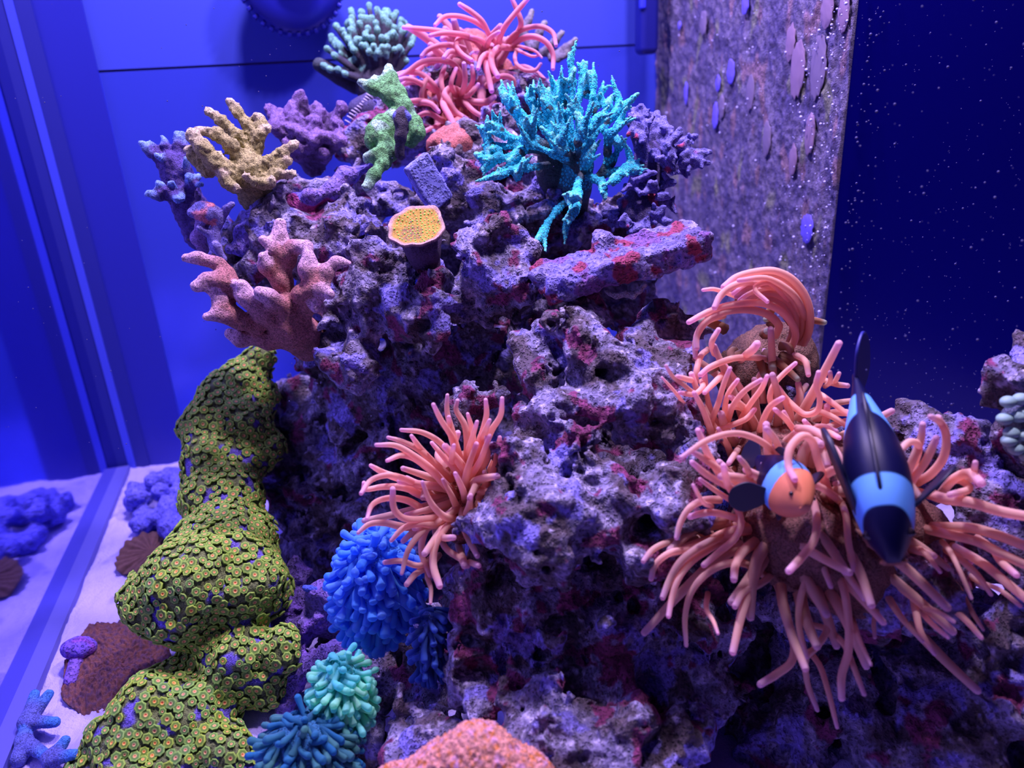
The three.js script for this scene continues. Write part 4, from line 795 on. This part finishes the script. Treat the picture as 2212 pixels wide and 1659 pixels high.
// ---------------------------------------------------------------- two clownfish: one continuous body each, fins as parts
function fish(label, tail, head, dorsal, o) {
  const t = thing('clownfish', label, 'fish'), L = head.distanceTo(tail), f = head.clone().sub(tail).normalize(), u = dorsal.clone().addScaledVector(f, -dorsal.dot(f)).normalize(), s = u.clone().cross(f), m = new THREE.Matrix4().makeBasis(s, u, f).setPosition(tail), put = (g) => g.applyMatrix4(m);
  const W = (q) => L * o.wide * (Math.pow(Math.sin(Math.PI * Math.min(1, 0.02 + q * 0.80)), 1.55) * 0.92 * (q > 0.8 ? Math.sqrt(Math.max(0, 1 - Math.pow((q - 0.8) / 0.205, 2))) : 1) + 0.10), H = (q) => L * o.tall * (0.16 + 0.84 * Math.pow(Math.sin(Math.PI * Math.min(1, 0.03 + q * 0.78)), 1.3)) * (q > 0.72 ? Math.sqrt(Math.max(0, 1 - Math.pow((q - 0.72) / 0.283, 2.2))) : 1);
  const bend = (q) => o.bend * L * Math.pow(1 - q, 2), nl = 200, nr = 96, P = [], C = [], I = [];
  for (let i = 0; i <= nl; i++) { const q = i / nl, w = Math.max(W(q), 1e-5), h = Math.max(H(q), 1e-5), z = q * L; for (let j = 0; j < nr; j++) { const a = j / nr * Math.PI * 2, x = Math.cos(a), y = Math.sin(a), k = 1 / Math.pow(Math.pow(Math.abs(x), 2.3) + Math.pow(Math.abs(y), 2.3), 1 / 2.3); P.push(x * k * w + bend(q), y * k * h - 0.02 * L * q * q, z); C.push(...o.paint(q, y * k, Math.abs(x * k))); } }
  for (let i = 0; i < nl; i++) for (let j = 0; j < nr; j++) { const a = i * nr + j, b = i * nr + (j + 1) % nr; I.push(a, b, a + nr, b, b + nr, a + nr); }
  P.push(bend(0), 0, 0, 0, -0.02 * L, L); C.push(0.01, 0.01, 0.02, ...o.paint(1, 0, 0)); const e = (nl + 1) * nr; for (let j = 0; j < nr; j++) { I.push((j + 1) % nr, j, e); I.push(nl * nr + j, nl * nr + (j + 1) % nr, e + 1); }
  const g = new THREE.BufferGeometry(); g.setAttribute('position', new THREE.BufferAttribute(new Float32Array(P), 3)); g.setAttribute('color', new THREE.BufferAttribute(new Float32Array(C), 3)); g.setIndex(I); g.computeVertexNormals(); tris += I.length / 3; part('body', put(g), skinM, t);
  // a fin: outline in its own plane, with a slight belly and finite thickness
  const fin = (name, pts, place, col) => { const sh = new THREE.Shape(); sh.moveTo(pts[0][0] * L, pts[0][1] * L); sh.splineThru(pts.slice(1).map((p) => new THREE.Vector2(p[0] * L, p[1] * L))); const q = new THREE.ExtrudeGeometry(sh, { depth: 0.006 * L, bevelEnabled: true, bevelSize: 0.006 * L, bevelThickness: 0.005 * L, bevelSegments: 2, curveSegments: 40 }); q.translate(0, 0, -0.003 * L); q.deleteAttribute('uv'); q.applyMatrix4(place); part(name, put(q), col, t); };
  const M = (x, y, z, rx, ry, rz) => new THREE.Matrix4().makeRotationFromEuler(new THREE.Euler(rx, ry, rz, 'YXZ')).setPosition(x * L, y * L, z * L), black = o.fin, edge = o.finEdge || black;
  fin('tail_fin', [[0, -0.05], [-0.09, -0.16], [-0.21, -0.15], [-0.26, 0], [-0.21, 0.15], [-0.09, 0.16], [0, 0.05]], M(o.bend, 0, 0.03, 0, -Math.PI / 2 + (o.tailTurn || 0), 0), edge);
  fin('dorsal_fin', [[0.22, 0], [0.26, 0.05], [0.36, 0.07], [0.46, 0.05], [0.56, 0.055], [0.70, 0.04], [0.78, -0.02]], M(0, o.tall * 0.80, 0, 0, -Math.PI / 2, 0), black);
  fin('anal_fin', [[0.20, 0], [0.24, -0.10], [0.36, -0.10], [0.46, 0]], M(0, -o.tall * 0.72, 0, 0, -Math.PI / 2, 0), black);
  const V3 = (w) => V(w.dot(s), w.dot(u), w.dot(f)), paddle = (e, w, k, at0) => { const E = V3(e).normalize(), Q = V3(w); Q.addScaledVector(E, -Q.dot(E)).normalize(); return new THREE.Matrix4().makeBasis(E, Q, E.clone().cross(Q)).scale(V(k, k, k)).setPosition(at0[0] * L, at0[1] * L, at0[2] * L); };
  const pec = [[0, -0.03], [0.08, -0.09], [0.20, -0.12], [0.29, -0.05], [0.28, 0.06], [0.18, 0.11], [0.07, 0.07], [0, 0.03]];
  fin('pectoral_fin', pec, paddle(...o.pec), black);
  fin('pectoral_fin', pec, paddle(...o.pec2), black);
  fin('pelvic_fin', [[0, 0], [0.03, -0.10], [0.09, -0.15], [0.12, -0.08], [0.08, 0]], M(0.03, -o.tall * 0.8, 0.55, 0, -Math.PI / 2, 0.2), black);
  for (const k of [-1, 1]) { const b = new THREE.SphereGeometry(0.024 * L, 16, 12); b.translate(k * W(0.88) * 0.88, H(0.88) * 0.30 - 0.016 * L, 0.88 * L); const eye = part('eye', put(b), plain(0.03, 0.02, 0.03, 0.2), t); const c = new THREE.SphereGeometry(0.015 * L, 12, 10); c.translate(k * (W(0.88) * 0.88 + 0.014 * L), H(0.88) * 0.30 - 0.016 * L, 0.885 * L); part('pupil', put(c), plain(0.004, 0.004, 0.006, 0.1), eye); }
  const lip = new THREE.TorusGeometry(0.045 * L, 0.013 * L, 8, 20); lip.scale(1, 0.55, 0.8); lip.rotateX(0.15); lip.translate(0, -0.045 * L, 0.985 * L); part('mouth', put(lip), o.lip, t);
  return settle(t);
}
{
  const black = [0.003, 0.003, 0.045], white = [0.14, 0.42, 0.98], finM = plain(0.006, 0.006, 0.035, 0.5), blueFin = plain(0.012, 0.016, 0.22, 0.5);
  const tail = at(1857, 815, 0.392), head = at(1930, 1212, 0.335);
  fish('large black clownfish with pale blue bands, head down towards the viewer', tail, head, camera.position.clone().sub(at(1890, 1000, 0.36)).normalize().add(V(0, 0.12, 0)).addScaledVector(RIGHT, -0.03), {
    wide: 0.140, tall: 0.22, bend: -0.02, tailTurn: -0.35, fin: finM, finEdge: blueFin, lip: plain(0.30, 0.10, 0.06), pec: [UPW.clone().multiplyScalar(0.7).addScaledVector(RIGHT, 0.7), BACK.clone().addScaledVector(UPW, 0.5), 0.9, [0.115, -0.03, 0.74]], pec2: [UPW.clone().multiplyScalar(0.93).addScaledVector(RIGHT, -0.36), camera.position.clone().sub(at(1820, 1130, 0.34)).normalize().addScaledVector(RIGHT, 0.05), 1.45, [-0.115, -0.03, 0.76]],
    paint: (q, y, x) => { const head = sm(0.685, 0.695, q + 0.02 * y) * (1 - sm(0.805, 0.815, q - 0.05 * Math.pow(x, 4))), mid = sm(0.16, 0.18, q) * (1 - sm(0.46, 0.48, q + 0.16 * Math.max(0, y))) * sm(0.30, 0.38, x), c = mix(black, white, Math.max(head, mid)); return q > 0.90 && y < -0.2 ? mix(c, [0.35, 0.11, 0.05], sm(0.9, 0.95, q)) : c; },
  });
  const t2 = at(1636, 992, 0.395), h2 = at(1744, 1092, 0.350);
  fish('smaller clownfish with an orange face and one pale blue band, half hidden among tentacles', t2, h2, BACK.clone().multiplyScalar(0.6).add(V(0, 0.9, 0)).addScaledVector(RIGHT, 0.5), {
    wide: 0.21, tall: 0.27, bend: 0.0, tailTurn: 0.2, fin: finM, lip: plain(0.78, 0.24, 0.12), pec: [RIGHT.clone().addScaledVector(UPW, 0.8), BACK.clone(), 1.1, [0.15, -0.05, 0.60]], pec2: [RIGHT.clone().multiplyScalar(-1).addScaledVector(UPW, -0.06), UPW.clone().addScaledVector(BACK, 0.4), 1.35, [-0.14, -0.12, 0.62]],
    paint: (q, y) => q > 0.70 + 0.02 * y ? [0.78, 0.24, 0.12] : q > 0.54 + 0.02 * y ? white : black,
  });
}

// ---------------------------------------------------------------- blue and teal corals with fleshy tentacles, orange plate coral in the foreground
function fleshy(t, c, rx, ry, rz, n, len, rad, seed, tone, keep) {
  const r = rng(seed), S = new Solid(0.004, (x, y, z) => 0.002 * noise(x * 80, y * 80, z * 80), 0.003); S.egg(c, rx * 0.86, ry * 0.86, rz * 0.86); part('skeleton', S.mesh(0.0024, () => tone(0, 0.5)), coralM, t);
  const kinds = [0, 1, 2, 3, 4, 5, 6, 7].map((i) => { const b = 0.5 * (r() - 0.3), L = 0.8 + 0.5 * r(); return arm([V(0, -0.4, 0), V(0, 0.2 * L, 0), V(b * 0.4, 0.65 * L, 0.1), V(b, L, 0.2)], (q) => 0.24 * (1 - 0.18 * q + 0.30 * sm(0.6, 0.95, q)), (q) => tone(q, i / 7), 9, 8); });
  for (let i = 0, k = 0; i < n; i++) {
    const z = 1 - 1.35 * (i + 0.5) / n, a = i * 2.39996 + r() * 0.3, q = Math.sqrt(1 - z * z), d = V(0, 0, 0).addScaledVector(RIGHT, q * Math.cos(a)).addScaledVector(UPW, q * Math.sin(a)).addScaledVector(BACK, z);
    if (z < -0.25) continue; const p = c.clone().addScaledVector(RIGHT, rx * q * Math.cos(a) * 0.86).addScaledVector(UPW, ry * q * Math.sin(a) * 0.86).addScaledVector(BACK, rz * z * 0.86); if (keep && !keep(p)) continue;
    const m = part('tentacle', kinds[Math.floor(r() * 8)], fleshM, t), dir = d.clone().add(V(0, -0.9, 0)).addScaledVector(V(r() - 0.5, r() - 0.5, r() - 0.5), 0.7).normalize(), s = len * (0.75 + 0.5 * r()); m.position.copy(p); m.quaternion.setFromUnitVectors(V(0, 1, 0), dir).multiply(new THREE.Quaternion().setFromAxisAngle(V(0, 1, 0), r() * 6)); m.scale.set(rad * 4 * (0.8 + 0.4 * r()), s, rad * 4 * (0.8 + 0.4 * r())); k++;
  }
}
{
  const blue = (q, v) => mix([0.07, 0.30, 0.85], mix([0.09, 0.42, 1.0], [0.17, 0.46, 1.0], v), sm(0.1, 0.6, q)), teal = (q, v) => mix([0.08, 0.55, 0.52], mix([0.20, 0.90, 0.85], [0.40, 1.0, 0.68], v), sm(0.1, 0.7, q)), dull = (q, v) => mix([0.02, 0.18, 0.34], mix([0.03, 0.28, 0.55], [0.10, 0.36, 0.32], v), sm(0.1, 0.7, q));
  let t = thing('fleshy_coral', 'bright blue coral with crowded finger-like tentacles below the small orange anemone', 'coral');
  fleshy(t, at(812, 1265, 0.455), 0.0255, 0.037, 0.022, 230, 0.0072, 0.0024, 71, blue); settle(t);
  t = thing('fleshy_coral', 'bright mint-green fleshy coral below the blue one', 'coral');
  fleshy(t, at(738, 1500, 0.425), 0.0165, 0.024, 0.017, 150, 0.0062, 0.0019, 72, teal); settle(t);
  t = thing('fleshy_coral', 'dark teal fleshy coral at the bottom edge, left of the mint-green one', 'coral');
  fleshy(t, at(665, 1625, 0.41), 0.026, 0.024, 0.02, 150, 0.0075, 0.0019, 73, dull); settle(t);
  t = thing('fleshy_coral', 'small dark blue beaded coral between the bright blue coral and the middle rock', 'coral');
  fleshy(t, at(930, 1385, 0.425), 0.0085, 0.022, 0.012, 60, 0.006, 0.0016, 74, (q, v) => mix([0.03, 0.09, 0.36], [0.06, 0.16, 0.62], sm(0.4, 0.9, q))); settle(t);
}
{
  const S = new Solid(0.010, (x, y, z) => 0.0026 * (0.6 - worley(x * 460, y * 170, z * 460)) + 0.002 * noise(x * 60, y * 60, z * 60), 0.003);
  heap(S, '1046,1620,.345,60 1005,1655,.345,62 945,1666,.345,54 890,1696,.345,50 835,1720,.345,52 1105,1685,.345,66 1150,1720,.345,70 1050,1760,.34,110 940,1790,.34,90');
  solo('plate_coral', S.mesh(0.00085, (x, y, z) => { const g = noise(x * 170, y * 120, z * 170), w = worley(x * 420, y * 150, z * 420); return mix(mix([1.0, 0.44, 0.34], [0.92, 0.46, 0.62], sm(0.05, 0.4, g)), [0.95, 0.30, 0.06], sm(0.50, 0.85, w + 0.2 * g)); }), coralM, 'orange and pink mounded coral with a finely toothed surface at the bottom edge', 'coral');
}
// ---------------------------------------------------------------- things on the sand at the left
{
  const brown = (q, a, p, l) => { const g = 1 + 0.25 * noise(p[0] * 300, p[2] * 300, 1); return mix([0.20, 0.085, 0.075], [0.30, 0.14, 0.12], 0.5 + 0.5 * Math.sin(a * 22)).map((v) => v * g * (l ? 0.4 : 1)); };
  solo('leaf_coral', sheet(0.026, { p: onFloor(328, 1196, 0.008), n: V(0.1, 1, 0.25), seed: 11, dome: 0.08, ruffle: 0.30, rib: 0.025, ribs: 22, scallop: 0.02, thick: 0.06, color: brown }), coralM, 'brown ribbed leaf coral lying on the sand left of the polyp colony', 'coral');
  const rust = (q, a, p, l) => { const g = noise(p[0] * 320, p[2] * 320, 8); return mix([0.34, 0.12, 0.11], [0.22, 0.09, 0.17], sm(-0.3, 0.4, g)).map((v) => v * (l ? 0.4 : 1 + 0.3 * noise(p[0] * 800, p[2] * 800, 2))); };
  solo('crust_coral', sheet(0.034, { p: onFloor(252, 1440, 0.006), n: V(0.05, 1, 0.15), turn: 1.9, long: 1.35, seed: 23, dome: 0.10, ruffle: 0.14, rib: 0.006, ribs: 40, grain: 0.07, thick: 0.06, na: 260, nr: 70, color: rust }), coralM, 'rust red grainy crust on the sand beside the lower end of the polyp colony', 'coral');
  const B = new Solid(0.004, (x, y, z) => 0.0035 * noise(x * 70, y * 70, z * 70) + 0.002 * noise(x * 180, y * 180, z * 180), 0.005), r = rng(91);
  for (let i = 0; i < 52; i++) { const p = onFloor(290 + r() * 135, 1030 + r() * 110, 0.004 + r() * 0.022); B.ball(p, 0.006 + 0.005 * r()); }
  solo('rubble_heap', B.mesh(0.0017, (x, y, z) => { const g = 1 + 0.3 * noise(x * 300, y * 300, z * 300); return [0.17 * g, 0.16 * g, 0.80 * g]; }), rockM, 'blue lumps of rubble on the sand by the back corner', 'rubble');
  const t = thing('frag_plug', 'violet mushroom-shaped plug lying on the sand beside the corner seam', 'plug'), c = onFloor(170, 1400, 0.014), d = onFloor(153, 1470, 0.006);
  const cap = new Solid(0.002, (x, y, z) => 0.0008 * noise(x * 200, y * 200, z * 200), 0.001); cap.egg(c, 0.0115, 0.0075, 0.010); part('cap', cap.mesh(0.0011, (x, y, z) => { const g = 1 + 0.2 * noise(x * 300, y * 300, z * 300); return mix([0.20, 0.10, 0.72], [0.30, 0.08, 0.60], sm(0, 0.3, noise(x * 120, y * 120, z * 120))).map((v) => v * g); }), rockM, t);
  const stem = new Solid(0.002, (x, y, z) => 0.0006 * noise(x * 220, y * 220, z * 220), 0.001); stem.cap(c.clone().add(V(0, -0.004, 0)), d, 0.0055, 0.0045); part('stem', stem.mesh(0.0011, () => [0.24, 0.12, 0.62]), rockM, t); settle(t);
  const Q = new Solid(0.003, bumps(300, 0.0008), 0.001), q = (x, y, h) => onFloor(x, y, h);
  for (const [a, b] of [[[40, 1640, 0.004], [60, 1560, 0.010]], [[60, 1560, 0.010], [105, 1500, 0.016]], [[60, 1560, 0.010], [120, 1560, 0.012]], [[50, 1600, 0.006], [110, 1640, 0.008]], [[110, 1640, 0.008], [160, 1630, 0.012]], [[60, 1560, 0.010], [75, 1500, 0.014]], [[110, 1640, 0.008], [140, 1600, 0.012]]]) Q.cap(q(...a), q(...b), 0.0045, 0.003, 0, 1);
  solo('blue_twig_coral', Q.mesh(0.0012, grainTone([0.12, 0.14, 0.55], [0.06, 0.26, 0.85], Q, 0.4, 0.25)), coralM, 'blue twig-like coral lying on the sand in the lower left corner', 'coral');
  const t2 = thing('button_polyps', 'pale green rounded polyps on the brown rock at the right edge', 'coral');
  const K = new Solid(0.004, null, 0); heap(K, '2190,900,.385,26 2195,960,.385,26 2215,920,.385,34'); part('mat', K.mesh(0.0016, () => [0.10, 0.12, 0.20]), coralM, t2);
  for (const [x, y] of parse('2178,868 2205,862 2170,905 2200,900 2185,935 2212,940 2195,970 2220,985 2180,952 2215,890')) { const b = new THREE.SphereGeometry(0.0036, 14, 10); b.scale(1.15, 0.8, 1); const p = at(x, y, 0.375); b.translate(p.x, p.y, p.z); part('polyp', b, plain(0.26, 0.42, 0.40, 0.6), t2); } settle(t2);
}

// ---------------------------------------------------------------- the overflow box with its encrusted side, fittings on the back, drifting specks
{
  const t = thing('overflow_box', 'tall black overflow box with a violet-grey encrusted side panel, at the right', 'overflow box'), X = 0.375, Z1 = -0.489, Z0 = BZ + 0.001, H = 0.56;
  const box = new THREE.BoxGeometry(0.72 - X + 0.0005, H, Z1 - Z0 - 0.002); box.translate((X - 0.0005 + 0.72) / 2, H / 2 - 0.005, (Z0 + Z1) / 2 - 0.001); part('black_panel', box, plain(0.003, 0.0015, 0.20, 0.3, { specularIntensity: 0.3 }), t, 'glossy black front with blue water haze in its colour');  // black acrylic; the blue haze of the water is mixed into its colour
  const ny = 420, nz = 230, P = [], I = [], depth = (y, z) => 0.0022 * fbm(z * 45, y * 22, 4, 3) + 0.0016 * noise(z * 200, y * 110, 7) + 0.0009 * noise(z * 480, y * 300, 2);
  for (let j = 0; j <= ny; j++) for (let i = 0; i <= nz; i++) { const y = j / ny * H - 0.005, z = Z0 + (Z1 - Z0) * i / nz; P.push(X - 0.003 - depth(y, z), y, z); }
  for (let j = 0; j < ny; j++) for (let i = 0; i < nz; i++) { const a = j * (nz + 1) + i; I.push(a, a + 1, a + nz + 1, a + 1, a + nz + 2, a + nz + 1); }
  for (let j = 0; j <= ny; j++) P.push(X - 0.001, j / ny * H - 0.005, Z1); for (let j = 0; j < ny; j++) { const a = j * (nz + 1) + nz, b = a + nz + 1, c = (ny + 1) * (nz + 1) + j; I.push(a, c, b, b, c, c + 1); }
  const g = new THREE.BufferGeometry(); g.setAttribute('position', new THREE.BufferAttribute(new Float32Array(P), 3)); g.setIndex(I); g.computeVertexNormals();
  tint(g, (x, y, z) => { const s = 1 + 0.3 * noise(z * 420, y * 240, 3) + 0.25 * noise(z * 160, y * 70, 6), a = fbm(z * 60, y * 20, 11), b = noise(z * 90, y * 30, 21), c = mix(mix([0.20, 0.165, 0.30], [0.13, 0.105, 0.25], sm(-0.2, 0.3, a)), [0.31, 0.19, 0.26], sm(0.22, 0.42, b)); return mix(c, [0.26, 0.26, 0.20], sm(0.34, 0.5, noise(z * 70 + 9, y * 22, 5))).map((v) => v * s); });
  tris += I.length / 3; part('encrusted_panel', g, rockM, t, 'encrusted violet-grey side');
  // oval crusts: flat shells grown on the panel
  const oval = (yz, h, w, tone) => { const r = new THREE.SphereGeometry(1, 20, 14); r.scale(0.0011, h, w); const p = r.attributes.position, v = V(0, 0, 0); for (let i = 0; i < p.count; i++) { v.fromBufferAttribute(p, i); const k = 1 + 0.25 * noise(v.x * 900, v.y * 300 + yz[0] * 90, v.z * 300); p.setXYZ(i, v.x * k, v.y * k, v.z * k); } r.computeVertexNormals(); r.translate(X - 0.005, yz[0], yz[1]); part('oval_crust', r, plain(...tone, 0.8), t); };
  const onPanel = (x, y) => { const r = at(x, y, 1).sub(camera.position), k = (X - camera.position.x) / r.x, p = camera.position.clone().addScaledVector(r, k); return [p.y, p.z]; }, BL = [0.13, 0.10, 0.66], PK = [0.23, 0.15, 0.25], BR = [0.17, 0.13, 0.23];
  for (const [x, y, h, w, k] of [[1590, 155, 0.0105, 0.0060, 0], [1562, 180, 0.0075, 0.004, 0], [1556, 250, 0.0115, 0.005, 0], [1492, 200, 0.011, 0.0035, 0], [1755, 492, 0.0115, 0.008, 0], [1622, 8, 0.008, 0.005, 0], [1478, 55, 0.004, 0.003, 0], [1780, 145, 0.021, 0.009, 2], [1735, 150, 0.02, 0.009, 1], [1800, 20, 0.012, 0.007, 1], [1836, 28, 0.012, 0.006, 1], [1720, 90, 0.013, 0.006, 1], [1762, 290, 0.015, 0.006, 1], [1530, 50, 0.011, 0.006, 2], [1570, 230, 0.010, 0.005, 2], [1725, 345, 0.012, 0.005, 1], [1632, 200, 0.014, 0.006, 2], [1668, 300, 0.014, 0.006, 2]]) oval(onPanel(x, y), h, w, [BL, PK, BR][k]);
  settle(t);
  // fine bubbles clinging to the panel and its near edge
  const r = rng(404), o = new THREE.Object3D(), beads = [], specks = [], add = (list, p, s) => { o.position.copy(p); o.scale.setScalar(s); o.updateMatrix(); list.push(o.matrix.clone()); };
  for (let i = 0; i < 420; i++) { const e = r() < 0.6, y = 0.16 + r() * 0.27, z = e ? Z1 - Math.pow(r(), 2) * 0.06 : Z0 + 0.02 + r() * (Z1 - Z0 - 0.03); add(beads, V(X - 0.006 - (e ? 0.003 * r() : 0), y, z), 0.0004 + 0.0008 * Math.pow(r(), 4)); }
  for (let i = 0; i < 90; i++) add(specks, V(X + 0.004 + 0.03 * r() * r(), 0.12 + r() * 0.30, Z1 + 0.004 + 0.004 * r()), 0.0005 + 0.0007 * r() * r());
  const stuff = (name, list, mat, label, cat) => { const m = new THREE.InstancedMesh(BEAD, mat, list.length); list.forEach((q, i) => m.setMatrixAt(i, q)); m.name = name; m.userData = { kind: 'stuff', label, category: cat }; scene.add(m); return m; };
  stuff('bubbles', beads, plain(0.5, 0.48, 0.85, 0.12, { specularIntensity: 1 }), 'tiny bright bubbles clinging along the near edge of the encrusted panel', 'bubbles');
  for (let i = 0; i < 520; i++) { const d = 0.36 + 0.14 * r(), x = 1830 + 420 * r(), y = -20 + 960 * Math.pow(r(), 0.9); if (y > 850 + (x - 1830) * 0.3) continue; add(specks, at(x, y, d), 0.00022 + 0.0005 * Math.pow(r(), 5)); }
  for (let i = 0; i < 160; i++) add(specks, at(r() * 1420, r() * 1000, 0.40 + 0.15 * r()), 0.00018 + 0.00022 * r());
  stuff('drifting_specks', specks, plain(0.045, 0.040, 0.17, 0.6), 'fine pale specks drifting in the water before the dark panel', 'specks');
}
{ // round wavemaker on the back panel, dark pipe by the overflow
  const t = thing('wavemaker', 'round dark blue wavemaker pump on the back panel at the top', 'pump'), p = onBack(628, -44, BZ + 0.03), R = 0.0445, m = plain(0.008, 0.010, 0.26, 0.35);
  const body = new THREE.LatheGeometry([[0, -0.03], [0.55, -0.03], [0.8, -0.022], [0.96, -0.008], [1, 0], [0.97, 0.006], [0.86, 0.012], [0.60, 0.015], [0, 0.016]].map(([a, b]) => new THREE.Vector2(a * R, b)), 64); body.rotateX(Math.PI / 2); body.translate(p.x, p.y, p.z); part('housing', body, m, t);
  for (let i = 0; i < 36; i++) { const a = i / 36 * Math.PI * 2, rib = new RoundedBoxGeometry(0.0035, 0.004, 0.016, 2, 0.001); rib.rotateZ(a); rib.translate(p.x - Math.sin(a) * R * 0.985, p.y + Math.cos(a) * R * 0.985, p.z + 0.001); part('rib', rib, m, t); }
  const hub = new THREE.LatheGeometry([[0, 0], [0.4, 0], [0.42, 0.006], [0.38, 0.010], [0, 0.012]].map(([a, b]) => new THREE.Vector2(a * R, b)), 40); hub.rotateX(Math.PI / 2); hub.translate(p.x + 0.004, p.y + 0.012, p.z + 0.015); part('hub', hub, plain(0.02, 0.03, 0.55, 0.3), t); settle(t);
  const u = thing('return_pipe', 'dark upright pipe in front of the back panel, at the edge of the encrusted panel', 'pipe'), q = onBack(1396, 118, BZ + 0.035);
  const b = new RoundedBoxGeometry(0.020, 0.20, 0.02, 3, 0.006); b.translate(q.x, q.y + 0.10, q.z); part('body', b, plain(0.005, 0.007, 0.16, 0.4), u); const s = new RoundedBoxGeometry(0.006, 0.16, 0.006, 2, 0.002); s.translate(q.x - 0.008, q.y + 0.12, q.z + 0.008); part('rib', s, plain(0.03, 0.04, 0.7, 0.4), u); settle(u);
}
console.log('triangles', tris);
renderer.render(scene, camera);
